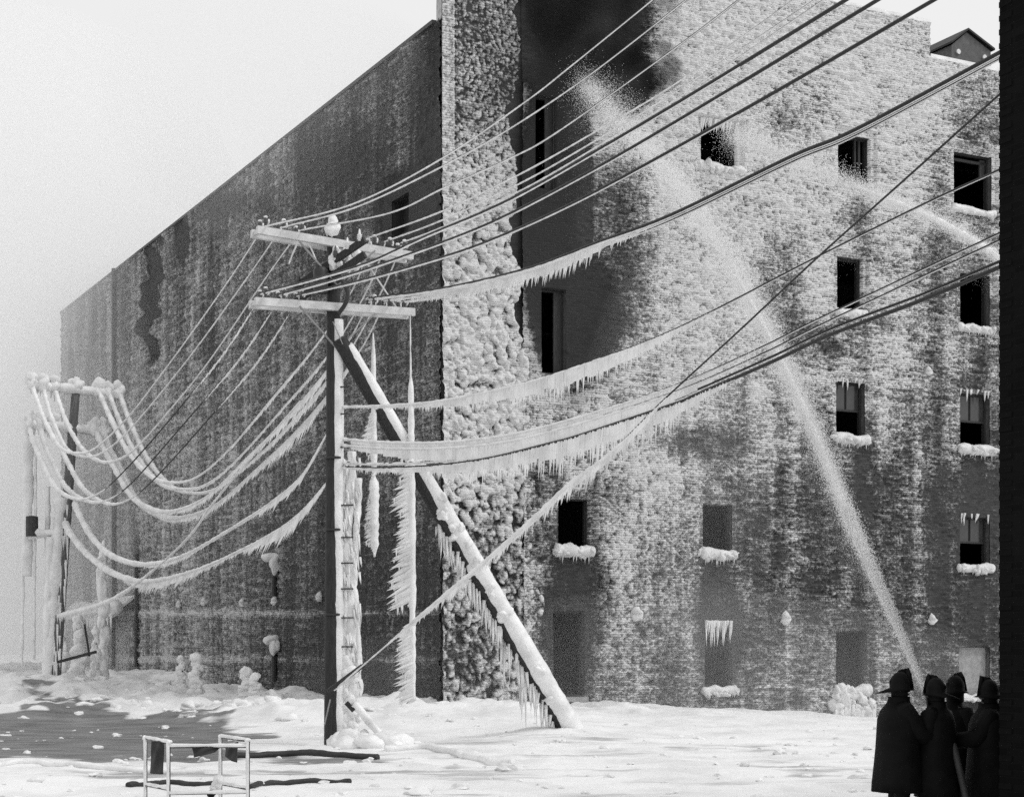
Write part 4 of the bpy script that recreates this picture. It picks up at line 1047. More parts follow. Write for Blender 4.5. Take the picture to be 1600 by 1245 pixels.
# telephone cables lower on the pole
def tele(y, dx=.25): b = P(538, y, D1); A = Vector((PB.x + dx, PB.y - .1, b.z)); return A, A + RD * 25
A, B = tele(634)
cable('single telephone cable with a long comb of icicles, highest of those below the crossarms', None,
      [(536, 635), (600, 633), (689, 625), (817, 598), (917, 567), (1060, 512), (1280, 400), (1450, 316), (1556, 268), (1590, 253)], A, B, r=.015,
      sleeve=[(530, 5), (900, 4), (1100, 2), (1200, .6)], fringe=[(560, 6), (640, 12), (690, 22), (760, 34), (830, 46), (900, 50), (950, 42), (1000, 30), (1050, 18), (1110, 5)], sheet=.5, tilt=-.02, name='telephone_cable', dens=1.1)
gT = 'pair of thin telephone cables'; A, B = tele(686)
for k in (0, 1):
    cable(('upper', 'lower')[k] + ' thin telephone cable of the close pair, hung with a sheet of ice', gT,
      [(536, 685 + 10 * k), (600, 690 + 9 * k), (690, 690 + 9 * k), (796, 678 + 10 * k), (917, 647 + 10 * k), (1060, 600 + 10 * k), (1180, 547 + 11 * k), (1300, 488 + 11 * k), (1556, 367 + 11 * k), (1590, 352 + 11 * k)], A + Vector((.02, -.1 * k, 0)), B + Vector((.02, -.1 * k, 0)), r=.013,
      sleeve=[(530, 5), (900, 5), (1050, 3.5), (1200, 1.5), (1260, .3)], fringe=[(540, 9), (690, 30), (800, 34), (920, 32), (1000, 24), (1060, 16), (1130, 6), (1180, 1)], sheet=.75, name='telephone_cable', dens=.8)
gK = 'pair of thick telephone cables'; A, B = tele(722)
for k in (0, 1):
    cable(('thinner cable running just above the thick one of the lowest pair', 'thick cable of the lowest pair, trailing the longest icicles')[k], gK,
      [(536, 722 + 7 * k), (600, 724 + 7 * k), (690, 719 + 7 * k), (768, 708 + 7 * k), (866, 685 + 6 * k), (909, 673 + 6 * k), (1060, 622 + 7 * k), (1080, 613 + 7 * k), (1200, 560 + 8 * k), (1300, 513 + 9 * k), (1440, 460 + 9 * k), (1556, 411 + 9 * k), (1590, 397 + 9 * k)], A + Vector((0, -.12 * k, 0)), B + Vector((0, -.12 * k, 0)), r=.026 if k else .017,
      sleeve=[(530, 5), (700, 5), (860, 4), (960, 2.4), (1060, 1.4), (1200, .4)], off=(0, .02, -.012), fringe=[(545, 8), (640, 18), (700, 36), (780, 48), (860, 58), (930, 66), (1000, 60), (1060, 44), (1110, 22), (1140, 6)] if k else None, sheet=.42, tilt=-.05, name='telephone_cable', dens=1.2)
# guy wire from the pole foot up to the dark building
A = Vector((PB.x - .05, PB.y - .3, 1)); B = A + RD * 25
cable('straight guy wire slanting up from the foot of the braced pole, furred with icicles', None,
      [(522, 1076), (560, 1043), (608, 1002), (680, 941), (756, 877), (830, 812), (888, 757), (960, 701), (1040, 622), (1160, 512), (1280, 400), (1420, 275), (1557, 152), (1590, 124)], A, B, r=.0135,
      sleeve=[(600, 3), (640, 7), (760, 10), (900, 10), (970, 7), (1000, 2), (1030, 0)], fringe=[(600, 4), (650, 14), (700, 26), (760, 20), (820, 22), (880, 34), (940, 40), (1000, 34), (1030, 8)], sheet=.4, tilt=-.18, name='guy_wire', off=(.01, 0, -.02))
# spans down the side street to the second pole
def lp(k, key, k2, key2): return INS[(key, k)], INS[(key2, k2)]
thick = lambda xt, w: [(20, w), (xt - 40, w * .9), (xt, w * .55), (xt + 60, 2.6), (xt + 140, 2.2), (520, 2.0), (640, 2.5)]
lA = 'wire sagging between the two poles, thick with ice at the leaning one'; gA = 'sagging wires down the side street'
SP = [
 ('U', 0, 'u', 0, [(410, 358), (362, 432), (300, 520), (247, 592), (200, 652), (152, 698), (124, 708), (96, 700), (74, 665), (60, 630), (51, 604)], 8, None),
 ('U', 1, 'u', 1, [(438, 360), (388, 432), (310, 540), (240, 628), (190, 684), (152, 711), (125, 712), (104, 700), (86, 665), (75, 635), (68, 606)], 8, None),
 ('U', 2, 'u', 2, [(468, 362), (415, 435), (330, 560), (262, 645), (212, 700), (180, 720), (155, 720), (130, 702), (108, 668), (95, 635), (86, 608)], 8, None),
 ('U', 3, 'u', 3, [(578, 376), (555, 445), (500, 532), (424, 624), (360, 700), (310, 744), (272, 754), (236, 744), (200, 705), (174, 655), (154, 610)], 9, [(330, 4), (400, 10), (440, 14), (520, 4)]),
 ('U', 4, 'u', 4, [(602, 380), (578, 445), (520, 545), (440, 640), (370, 718), (322, 757), (284, 764), (250, 755), (214, 712), (188, 660), (170, 612)], 9, [(280, 3), (340, 8), (420, 8), (500, 12), (540, 3)]),
 ('U', 5, 'u', 5, [(627, 384), (600, 448), (545, 550), (455, 660), (385, 728), (335, 764), (300, 770), (265, 758), (230, 715), (204, 660), (187, 614)], 9, [(300, 3), (400, 10), (500, 26), (560, 6)]),
 ('L', 0, 'l', 0, [(407, 464), (343, 560), (247, 677), (180, 750), (146, 775), (118, 779), (88, 762), (64, 716), (52, 690), (46, 666)], 9, [(300, 2), (345, 12), (385, 12), (405, 2)]),
 ('L', 1, 'l', 1, [(438, 466), (372, 562), (270, 682), (205, 755), (168, 781), (138, 783), (104, 762), (82, 722), (68, 690), (63, 664)], 9, [(320, 2), (370, 12), (410, 12), (432, 2)]),
 ('L', 2, 'l', 2, [(466, 468), (402, 564), (300, 684), (232, 757), (196, 783), (166, 786), (132, 765), (106, 722), (92, 690), (85, 668)], 9, [(340, 2), (400, 14), (440, 12), (460, 2)]),
 ('L', 3, 'l', 3, [(578, 470), (540, 540), (460, 640), (385, 716), (325, 774), (276, 797), (240, 796), (205, 774), (176, 725), (160, 695), (149, 673)], 10, [(250, 8), (320, 14), (400, 16), (500, 34), (550, 10)]),
 ('L', 4, 'l', 4, [(602, 472), (560, 552), (480, 655), (395, 738), (338, 787), (290, 807), (252, 806), (216, 783), (188, 730), (172, 700), (164, 676)], 10, [(250, 10), (320, 16), (400, 18), (480, 40), (560, 12)]),
]
for key, k, key2, k2, pts, w, fr in SP:
    A, B = lp(k, key, k2, key2); xt = min(pts, key=lambda p: -p[1])[0]
    lab = 'wire sagging from the upper crossarm to the leaning pole, ice-thick at its end' if key == 'U' else ('bare dark wire sagging from the lower crossarm, ice-thick only at the leaning pole' if k < 3 else 'wire sagging from the lower crossarm with sheets of ice hanging off it')
    cable(lab, gA if key == 'U' else gA + (', lower arm, bare' if k < 3 else ', lower arm, iced'), pts, A, B, r=.020 if key == 'L' and k < 3 else .014, sleeve=thick(xt, w) if not (key == 'L' and k < 3) else [(20, w), (xt - 20, w * .85), (xt + 25, w * .4), (xt + 60, 1.2), (xt + 110, 0)], fringe=fr, tilt=-.35, sheet=.5, dens=.8, off=(0, -.01, 0))
A2 = Vector((PB.x - .15, PB.y, 5)); B2 = Vector((P2B.x + .3, P2B.y, 3))
cable('thick telephone cable sagging from the pole to the leaning pole, upper of two', None,
      [(512, 676), (472, 742), (420, 787), (350, 832), (285, 868), (228, 881), (180, 870), (150, 846), (130, 815), (116, 784)], A2, B2, r=.02, name='telephone_cable',
      sleeve=[(100, 11), (220, 9), (300, 6), (520, 4)], fringe=[(230, 10), (280, 16), (310, 10), (350, 4), (400, 10), (440, 28), (490, 28), (515, 10)], tilt=-.45, sheet=.5)
cable('thick telephone cable sagging low to the leaning pole, shaggy with icicles', None,
      [(512, 752), (475, 795), (430, 830), (350, 872), (290, 895), (230, 908), (180, 896), (140, 868), (112, 835), (101, 815)], A2, B2, r=.02, name='telephone_cable',
      sleeve=[(90, 12), (220, 10), (300, 6), (520, 4)], fringe=[(200, 10), (240, 26), (290, 22), (340, 12), (380, 8), (420, 30), (460, 44), (500, 34), (514, 10)], tilt=-.45, sheet=.5, dens=1.2)
cable('thin straight guy wire crossing below the sagging telephone cables', None,
      [(470, 625), (345, 770), (295, 838), (232, 896), (170, 938), (92, 962)], A2, Vector((P2B.x + .2, P2B.y - 1, 3)), r=.014, name='guy_wire', sleeve=[(90, 10), (160, 8), (240, 4), (480, 3)], fringe=[(92, 10), (130, 14), (160, 4)])
# vertical drop wires with wind-blown flags of ice
def drop(label, x0, x1, ya, yb, D, prof, width, seed, gpr):
    random.seed(seed); n_ = 70
    pts = [P(x0 + (x1 - x0) * i / (n_ - 1), ya + (yb - ya) * i / (n_ - 1), D) for i in range(n_)]
    f = MB(); f.tube(pts, .014, n=6); o = f.build('drop_wire', M['wire']); tag(o, label, 'wire', gpr)
    f = MB(); w = [px2m(lens(width, ya + (yb - ya) * i / (n_ - 1)) / 2, D) for i in range(n_)]
    f.tube([p + Vector((-.01, 0, 0)) for p in pts], [max(a * random.uniform(.85, 1.15), .01) for a in w], n=8)
    f.build('ice_sleeve', M['ice'], o, smooth=True)
    f = MB()
    for i in range(n_ - 1):
        y = ya + (yb - ya) * i / (n_ - 1); L = px2m(lens(prof, y), D)
        if L < .03: continue
        for _ in range(7):
            p = pts[i].lerp(pts[i + 1], random.random()) + Vector((0, random.uniform(-.03, .03), 0)); l = L * random.uniform(.4, 1.08)
            q = p + Vector((-l, random.uniform(-.05, .05), -l * random.uniform(.3, .65)))
            f.cone(p, q, .02 + .09 * L, n=5)
            if random.random() < .3: e = p.lerp(q, random.uniform(.5, .95)); f.cone(e, e - UP * random.uniform(.1, .5) * (L + .1), .025)
    if f.v: fo = f.build('ice_flag', M['ice'], o); fo['kind'] = 'stuff'
drop('drop wire hanging from the end of the lower crossarm, with ragged sideways flags of ice', 642, 646, 492, 1094, 38.6,
     [(640, 0), (680, 10), (740, 24), (775, 36), (800, 20), (815, 28), (860, 34), (900, 40), (930, 38), (938, 4), (962, 3), (972, 24), (1000, 30), (1060, 30), (1082, 34), (1092, 2)],
     [(490, 2), (590, 3), (604, 9), (940, 13), (950, 8), (970, 10), (1090, 9)], 5, None)
drop('short frozen drop wire between the braced pole and the longer flag of ice', 584, 586, 520, 870, 38.3,
     [(560, 0), (632, 4), (670, 20), (690, 16), (720, 4), (750, 8), (800, 18), (840, 16), (860, 2)],
     [(520, 2), (560, 7), (640, 9), (720, 10), (745, 4), (755, 16), (850, 13), (868, 3)], 6, None)
random.seed(21)
# ------------------------------------------------------------------ water from the hoses
def jet(label, pts, A, B, wprof, dens, seed, core=.66):
    r_ = np.random.default_rng(seed); sp = spline(pts, 400); C3 = []
    for x, y in sp: u, D = plan_point(x, A, B); C3.append(P(x, y, D))
    C3 = np.array([tuple(c) for c in C3]); L = np.r_[0, np.cumsum(np.linalg.norm(np.diff(C3, axis=0), axis=1))]
    VS = []; n = dens
    u = r_.random(n)
    ipos = u * (len(C3) - 1); i0 = np.floor(ipos).astype(int).clip(0, len(C3) - 2); fr = (ipos - i0)[:, None]
    base = C3[i0] * (1 - fr) + C3[i0 + 1] * fr; tang = C3[i0 + 1] - C3[i0]; tang /= np.linalg.norm(tang, axis=1)[:, None]
    X = sp[i0, 0]; wpx = np.interp(X, [p[0] for p in wprof], [p[1] for p in wprof]); W = wpx / 2 * base[:, 1] / F
    q = r_.normal(size=(n, 3)) * .42; q -= tang * (q * tang).sum(axis=1)[:, None]
    inner = (r_.random(n) < .45)[:, None]; q = np.where(inner, q * .5, q)
    pos = base + q * W[:, None]
    far = r_.random(n) < .22                                      # drops that fall away beneath the stream
    fall = np.abs(r_.normal(size=n)) * W * 1.8 * far
    pos[:, 2] -= fall; pos[:, 0] -= fall * .25
    size = np.where(far, .4, 1.0) * (.0005 + .00010 * base[:, 1] + .00010 * base[:, 1] * r_.random(n))
    el = np.where(W < .15, 4.0, 2.2)
    t1 = np.cross(tang, (0, 1, 0.1)); t1 /= np.linalg.norm(t1, axis=1)[:, None]; t2 = np.cross(tang, t1)
    a = pos + tang * (size * el)[:, None]; b = pos - tang * (size * el)[:, None]
    ring = [pos + (t1 * math.cos(k * 2.094) + t2 * math.sin(k * 2.094)) * size[:, None] for k in range(3)]
    V = np.stack([a] + [q_ - tang * (size * el * .6)[:, None] for q_ in ring], 1).reshape(-1, 3)
    k = np.arange(n)[:, None, None] * 4
    FC = (k + np.array([(0, 1, 2), (0, 2, 3), (0, 3, 1), (1, 3, 2)])[None]).reshape(-1, 3)
    jo = mesh_obj('water_jet', V, FC, M['drop'])
    # the solid rope of water inside the spray, breaking up towards its far end
    ii = np.arange(0, int(400 * core), 3); px_ = sp[ii, 0]; Wc = np.interp(px_, [p[0] for p in wprof], [p[1] for p in wprof]) / 2 * C3[ii, 1] / F
    fade = np.clip(1 - ii / (400 * core), 0, 1) ** .8; nzs = .6 + .8 * r_.random(len(ii))
    f = MB(); f.tube([Vector(C3[i]) for i in ii], [max(.003, .36 * w_ * fd * nn_) for w_, fd, nn_ in zip(Wc, fade, nzs)], n=9); f.build('stream_core', M['drop'], jo, smooth=True)
    return jo, C3
NOZ = P(1447, 1083, 20.0); t_, z_ = front(905, 128); HIT = Vector(FW(t_, z_, .3))
J1, C3 = jet('', [(1447, 1083), (1420, 1018), (1400, 972), (1330, 815), (1250, 622), (1150, 428), (1050, 275), (960, 180), (905, 122)], NOZ, HIT,
         [(905, 84), (1000, 96), (1050, 90), (1150, 74), (1250, 52), (1330, 32), (1400, 16), (1447, 7)], 230000, 3)
tag(J1, 'arcing jet of water from the firefighters\' nozzle to the smoking top floor', 'water jet')
t_, z_ = front(1110, 215); A = P(1560, 405, 40.0)
J2, _ = jet('', [(1600, 440), (1555, 398), (1480, 352), (1400, 316), (1320, 284), (1240, 250), (1170, 220), (1135, 212)], A, Vector(FW(t_, z_, .5)),
         [(1120, 70), (1200, 78), (1300, 60), (1400, 46), (1500, 34), (1600, 20)], 60000, 4, core=.6)
tag(J2, 'second paler jet of water coming from behind the dark building to a window', 'water jet')

# ------------------------------------------------------------------ mist, steam and smoke
def blob_volume(name, label, parts, mat, cat):
    f = MB()
    for k, (c, r) in enumerate(parts): f.blob(c, r, seed=hash(name) % 100 + k if False else len(name) * 7 + k, amp=.12, sub=3)
    o = f.build(name, mat, smooth=True); tag(o, label, cat, kind='stuff'); return o
t_, z_ = front(905, 60)
def FWp(x, y, out): t, z = front(x, y); return tuple(FW(t, z, out))
blob_volume('smoke', 'black smoke rolling out of the top floor beside the water jet', [(FWp(985, 128, 1.4), (1.0, .9, .9))], volume('black_smoke', 2.2, .02, 0, noise=(1.3, .38, .7)), 'smoke')
blob_volume('smoke', 'dark smoke hanging over the burnt top corner of the front', [(FWp(905, 20, 1.6), (2.3, 1.2, 3.0))], volume('black_smoke_high', 1.1, .02, 0, noise=(.8, .35, .7)), 'smoke')
blob_volume('spray_mist', 'thin spray mist drifting down the iced front under the jet', [(FWp(1010, 690, 2.6), (3.0, 2.2, 7.5))], volume('spray_mist', .022, .95, .2), 'mist')
p = P(60, 700, 88)
blob_volume('steam', 'bank of white steam swallowing the far end of the long wall', [((p.x - 4, p.y + 4, 13), (17, 14, 25))], volume('steam', .058, .97, .2), 'steam')
blob_volume('spray_mist', 'low mist rolling along the snow at the foot of the iced front', [(FWp(980, 1085, 1.8), (10.5, 2.8, 3.2))], volume('low_mist', .03, .95, .2), 'mist')
sp_ = SW(11, 20.6, .6)
blob_volume('steam', 'thin veil of steam trailing along the roof edge of the long wall', [(tuple(sp_), (6.0, 13.0, 3.6))], volume('roof_steam', .014, .97, .2), 'steam')
# ------------------------------------------------------------------ firefighters
def rotz(v, a): return Vector((v[0] * math.cos(a) - v[1] * math.sin(a), v[0] * math.sin(a) + v[1] * math.cos(a), v[2]))
def person(label, X, D, facing, H, armR, armL, hem=.48, lean=0.0, headturn=0.0, stance=.12, hat='helmet', bulk=1.0):
    """local: +Y forward, +X to the right hand. facing = world angle of forward from +Y (clockwise negative)"""
    gx, gy = X, D; g0 = gz(gx, gy); k = H / 1.80
    root = empty('person', (gx, gy, g0), label, 'person', None)
    def W(v): r = rotz((v[0] * k, (v[1] + lean * max(0, v[2] - .9)) * k, v[2] * k), facing); return Vector((gx, gy, g0)) + r
    # ---- body: one skinned surface
    VV, EE, RR = [], [], []
    def v(p, r, par=None, ry=None):
        VV.append(W(p) - Vector((gx, gy, g0))); RR.append((r * k, (ry or r) * k))
        if par is not None: EE.append((par, len(VV) - 1))
        return len(VV) - 1
    pel = v((0, 0, .95), .15); sp1 = v((0, 0, 1.12), .14, pel); ch = v((0, .01, 1.33), .16, sp1); nk = v((0, .0, 1.50), .062, ch)
    hb = v((0, .02, 1.575), .075, nk); hm = v((0, .03, 1.66), .092, hb); ht = v((0, .02, 1.745), .08, hm); 
    ca, sa = math.cos(headturn), math.sin(headturn)
    ns = v((-.115 * sa, .03 + .115 * ca, 1.645), .016, hm); cn = v((-.085 * sa, .02 + .085 * ca, 1.575), .03, hb)
    for sg in (-1, 1):
        hp = v((sg * .10, 0, .88), .12, pel); kn_ = v((sg * stance, .03, .50), .078, hp); an = v((sg * (stance + .01), -.01, .11), .058, kn_); v((sg * (stance + .03), .16, .055), .045, an)
        arm = armR if sg > 0 else armL
        sh = v((sg * .19, 0, 1.43), .085, ch); el = v(arm[0], .055, sh); wr = v(arm[1], .038, el)
        d = (Vector(arm[1]) - Vector(arm[0])).normalized(); pm = Vector(arm[1]) + d * .075; pl = v(tuple(pm), .036, wr, .02)
        sd = d.cross(Vector((0, 0, 1))); sd = sd.normalized() if sd.length > .1 else Vector((1, 0, 0)); dn = sd.cross(d)
        for q, (o, L) in enumerate(((-.030, .062), (-.010, .072), (.010, .068), (.030, .052))):
            b = pm + sd * o + d * .028; m1 = b + d * L * .55 - dn * .012 ; m2 = m1 + d * L * .25 - dn * .035
            i1 = v(tuple(b), .0095, pl); i2 = v(tuple(m1), .009, i1); v(tuple(m2), .008, i2)
        tb = pm - d * .03 + sd * .038 * sg; i1 = v(tuple(tb), .011, pl); v(tuple(tb + d * .04 + sd * .012 * sg - dn * .015), .009, i1)
    me = bpy.data.meshes.new('body'); me.from_pydata([tuple(p) for p in VV], EE, []); bo = bpy.data.objects.new('body', me); COL.objects.link(bo)
    sk = bo.modifiers.new('skin', 'SKIN'); lay = me.skin_vertices[0].data if me.skin_vertices else None
    if lay is None:
        bo.modifiers.remove(sk); bpy.context.view_layer.objects.active = bo; bpy.ops.mesh.customdata_skin_add(); sk = bo.modifiers.new('skin', 'SKIN'); lay = me.skin_vertices[0].data
    for i, r in enumerate(RR): lay[i].radius = r
    lay[pel].use_root = True; sk.use_smooth_shade = True
    ss_ = bo.modifiers.new('sub', 'SUBSURF'); ss_.levels = 1; ss_.render_levels = 1
    dg = bpy.context.evaluated_depsgraph_get(); me2 = bpy.data.meshes.new_from_object(bo.evaluated_get(dg)); bpy.data.objects.remove(bo)
    me2.name = 'body'; me2.materials.clear(); me2.materials.append(M['skin'])
    bo = bpy.data.objects.new('body', me2); COL.objects.link(bo); bo.parent = root; ORI[bo.name] = Vector((gx, gy, g0))
    # ---- long coat with sleeves
    f = MB(); n = 24; V = []; prof = [(hem, .285, .245), (hem + .12, .282, .238), (.75, .275, .22), (.98, .268, .205), (1.15, .265, .20), (1.30, .265, .195), (1.40, .235, .17), (1.46, .17, .135), (1.50, .115, .115), (1.545, .10, .105), (1.57, .105, .112)]
    for z, rx, ry in prof:
        for q in range(n):
            a = 2 * math.pi * q / n; fold = 1 + (.05 * math.sin(a * 7 + z * 2) + .03 * math.sin(a * 11 + 1)) * max(0, (1.1 - z)) * 1.3
            V.append(W((rx * bulk * fold * math.cos(a), ry * bulk * fold * math.sin(a), z)))
    FC = [(i * n + q, i * n + (q + 1) % n, (i + 1) * n + (q + 1) % n, (i + 1) * n + q) for i in range(len(prof) - 1) for q in range(n)] + [tuple(range(n))[::-1]]
    f.add(V, FC)
    for sg, arm in ((1, armR), (-1, armL)):
        s0 = Vector((sg * .13, 0, 1.40)); s1 = Vector((sg * .21, 0, 1.405)); e = Vector(arm[0]); w = Vector(arm[1])
        pts = [s0, s1, s1.lerp(e, .5), e.lerp(s1, .08), e.lerp(w, .08), e.lerp(w, .5), e.lerp(w, .93)]
        f.tube([W(p) for p in pts], [r * k * bulk for r in (.10, .10, .095, .085, .085, .078, .075)], n=12)
    f.build('coat', M['coat'], root, smooth=True)
    # ---- boots/trousers
    for sg in (-1, 1):
        f = MB(); f.tube([W((sg * .10, .0, .80)), W((sg * stance, .03, .50)), W((sg * (stance + .01), 0, .12)), W((sg * (stance + .012), 0, .02))], [r * k for r in (.125, .10, .082, .085)], n=12)
        f.tube([W((sg * (stance + .01), -.05, .06)), W((sg * (stance + .02), .10, .055)), W((sg * (stance + .03), .21, .045))], [r * k for r in (.06, .058, .04)], n=10); f.build('boot', M['leather'], root, smooth=True)
    # ---- helmet: dome, comb, front shield, long rear brim
    f = MB(); hd = facing + headturn; c = W((0, .02, 1.668))
    fwd = Vector((-math.sin(hd), math.cos(hd), 0)); rt = Vector((math.cos(hd), math.sin(hd), 0))
    nn = 20; rings = []
    tiltv = -.30
    for lev in range(8):
        t = lev / 7
        for q in range(nn):
            a = 2 * math.pi * q / nn; cf, sf = math.cos(a), math.sin(a)
            if lev == 0: rx, rf, rb, z = .155, .19, .31, -.02
            elif lev == 1: rx, rf, rb, z = .112, .118, .135, .01
            else:
                th = (lev - 1) / 6 * math.pi / 2; rx, rf, rb = .115 * math.cos(th), .125 * math.cos(th), .14 * math.cos(th); z = .02 + .185 * math.sin(th)
            ry = rf if cf > 0 else rb
            p = c + (fwd * ry * cf + rt * rx * sf) * k + UP * (z + (.0 if cf > 0 or lev > 0 else -.04 * -cf)) * k
            rings.append(p)
    f.add(rings, [(i * nn + q, i * nn + (q + 1) % nn, (i + 1) * nn + (q + 1) % nn, (i + 1) * nn + q) for i in range(7) for q in range(nn)] + [tuple(range(nn))[::-1]])
    if hat == 'helmet':
        q = lambda a_, b_, z_: c + fwd * a_ * k + rt * b_ * k + UP * z_ * k
        f.add([q(.14, .07, .0), q(.14, -.07, .0), q(.115, -.05, .17), q(.105, 0, .25), q(.115, .05, .17), q(.07, .05, .0), q(.07, -.05, .0), q(.06, -.03, .17), q(.06, 0, .235), q(.06, .03, .17)],
              [(0, 1, 2, 3, 4), (9, 8, 7, 6, 5), (0, 5, 6, 1), (1, 6, 7, 2), (2, 7, 8, 3), (3, 8, 9, 4), (4, 9, 5, 0)])
        f.add([q(.10, .018, .12), q(.10, -.018, .12), q(.09, 0, .245), q(-.02, .018, .17), q(-.02, -.018, .17), q(-.02, 0, .222), q(-.13, .012, .03), q(-.13, -.012, .03), q(-.145, 0, .09)],
              [(0, 2, 1), (0, 3, 5, 2), (1, 2, 5, 4), (3, 6, 8, 5), (4, 5, 8, 7), (6, 7, 8), (0, 1, 4, 3), (3, 4, 7, 6)])
    f.build('helmet', M['leather'], root, smooth=True)
    # ---- ear and neck flap under the helmet, open at the face
    f = MB(); m_ = 15; V = []
    for z_, r_ in ((-.14, .108), (-.07, .106), (.02, .112)):
        for q in range(m_):
            a = math.radians(62 + (360 - 124) * q / (m_ - 1)); V.append(c + (fwd * math.cos(a) * 1.08 + rt * math.sin(a)) * r_ * k + UP * z_ * k)
    nb = len(V); V += [p + (c - p) * .12 - UP * 0 for p in V]
    FC = []
    for i in range(2):
        for q in range(m_ - 1):
            a = i * m_ + q; FC.append((a, a + 1, a + m_ + 1, a + m_)); FC.append((nb + a, nb + a + m_, nb + a + m_ + 1, nb + a + 1))
    for q in range(m_ - 1): FC.append((q, nb + q, nb + q + 1, q + 1))
    f.add(V, FC); f.build('neck_flap', M['leather'], root, smooth=True)
    return root
def at20(x, D): return (x - 800) / F * D
pi = math.pi
# first man in profile, facing right, arm reaching along the hose
person('firefighter in a long black coat, in profile, arm stretched towards his neighbour', at20(1402, 19.8), 19.8, -pi * .46, 1.76,
       ((.24, .20, 1.12), (.14, .44, 1.12)), ((-.22, .16, 1.14), (-.05, .40, 1.20)), hem=.44, lean=.03, stance=.1, bulk=1.22)
person('firefighter aiming the hose nozzle up at the jet, seen from behind', at20(1464, 19.8), 19.8, pi * .28, 1.70,
       ((.26, .12, 1.16), (.14, .34, 1.38)), ((-.26, .02, 1.14), (-.2, .26, 1.10)), hem=.40, stance=.1, bulk=1.08)
person('firefighter close behind the nozzle man, helmet taller than his', at20(1491, 20.8), 20.8, -pi * .33, 1.75,
       ((.28, .05, 1.14), (.2, .28, .98)), ((-.27, .02, 1.14), (-.18, .26, 1.05)), hem=.44, stance=.1, bulk=.92)
person('broad firefighter beside the dark building corner, one arm along the hose', at20(1547, 20.0), 20.0, pi * .42, 1.70,
       ((.28, .06, 1.14), (.2, .3, 1.05)), ((-.27, .14, 1.15), (-.2, .42, 1.10)), hem=.36, stance=.13, bulk=1.35)
f = MB(); a = P(1455, 1118, 19.9); f.tube([a, a.lerp(NOZ, .5), NOZ], [.035, .028, .016], n=10); nz = f.build('hose_nozzle', M['dark_metal'], smooth=True); tag(nz, 'tapered hose nozzle held up by the firefighters', 'nozzle')
f = MB(); pts = [a, P(1470, 1140, 19.85), P(1490, 1165, 19.7), P(1500, 1205, 19.6), P(1510, 1250, 19.5)]
g0 = gz(pts[-1].x, 19.4); pts += [Vector((pts[-1].x + .1, 19.2, g0 + .06)), Vector((pts[-1].x + .6, 18.2, g0 + .05)), Vector((pts[-1].x + .9, 15, g0 + .05))]
f.tube(pts, .04, n=10); o = f.build('fire_hose', M['hose'], smooth=True); tag(o, 'charged hose looping down behind the firefighters', 'hose')

# ------------------------------------------------------------------ foreground: tubular frame with stiff frozen canvas
FD = 21.0
c0 = P(305, 1245, FD); g0 = gz(c0.x, FD)
fr = empty('barricade_frame', (c0.x, FD, g0), 'low tubular metal frame hung with stiff dark canvas, standing in the snow', 'frame')
zt1 = P(0, 1158, FD).z
def fx(x, D=FD): return (x - 800) / F * D
def post(x, D, y): 
    f = MB(); zt = P(0, y, D).z; f.tube([(fx(x, D), D, gz(fx(x, D), D) - .05), (fx(x, D), D, zt)], .019, n=8); o = f.build('post', M['dark_metal'], fr, smooth=True)
    h = MB(); n_ = 24; ice_tube(h, [(fx(x, D) - .008, D - .012, g0 + .02 + (zt - g0) * i / (n_ - 1)) for i in range(n_)], .02, .3, seed=int(x), n=7); h.blob((fx(x, D), D, zt + .005), (.04, .04, .025), seed=int(x)); h.build('ice_coat', M['ice'], o, smooth=True)
posts = [(228, 21.3, 1153), (264, 20.4, 1160), (345, 21.3, 1151), (388, 20.4, 1157)]
for p in posts: post(*p)
def rail(a, b, r=.017, m='dark_metal', iced=True):
    f = MB(); f.tube([a, b], r, n=8); o = f.build('rail', M[m], fr, smooth=True)
    if iced:
        h = MB(); n_ = 20; ice_tube(h, [Vector(a).lerp(Vector(b), i / (n_ - 1)) + Vector((0, -.004, .016)) for i in range(n_)], .022, .35, seed=int(a[0] * 100) & 255, n=7); h.build('ice_coat', M['ice'], o, smooth=True)
Pp = lambda i, y=None: P(posts[i][0], posts[i][2] if y is None else y, posts[i][1])
rail(Pp(0), Pp(1)); rail(Pp(2), Pp(3)); rail(Pp(1, 1166), Pp(3, 1166), iced=True)
rail(Pp(0, 1226), Pp(1, 1233)); rail(Pp(2, 1224), Pp(3, 1232)); rail(Pp(1, 1240), Pp(3, 1238), r=.012)
def canvas(name, quad, bulge, seed, pt=fr):
    n = 12; V = []; r_ = np.random.default_rng(seed)
    q = [Vector(p) for p in quad]
    for side_ in (0, 1):
        for i in range(n):
            for j in range(n):
                u, v_ = i / (n - 1), j / (n - 1); p = q[0].lerp(q[1], u).lerp(q[3].lerp(q[2], u), v_)
                w = bulge * math.sin(u * pi) * (.3 + v_) + .02 * math.sin(u * 9 + v_ * 5 + seed)
                V.append(p + Vector((0, -w + side_ * .02, 0)))
    FC = []
    for i in range(n - 1):
        for j in range(n - 1):
            a = i * n + j; FC.append((a, a + 1, a + n + 1, a + n)); b = a + n * n; FC.append((b, b + n, b + n + 1, b + 1))
    ringi = [i * n for i in range(n)] + [(n - 1) * n + j for j in range(1, n)] + [i * n + n - 1 for i in range(n - 2, -1, -1)] + [j for j in range(n - 2, 0, -1)]
    for a, b in zip(ringi, ringi[1:] + ringi[:1]): FC.append((a, b, b + n * n, a + n * n))
    return mesh_obj(name, V, FC, M['canvas'], pt, smooth=True)
canvas('canvas_flap', [P(237, 1157, 20.9), P(256, 1160, 20.7), P(255, 1209, 20.7), P(234, 1207, 20.9)], .06, 1)
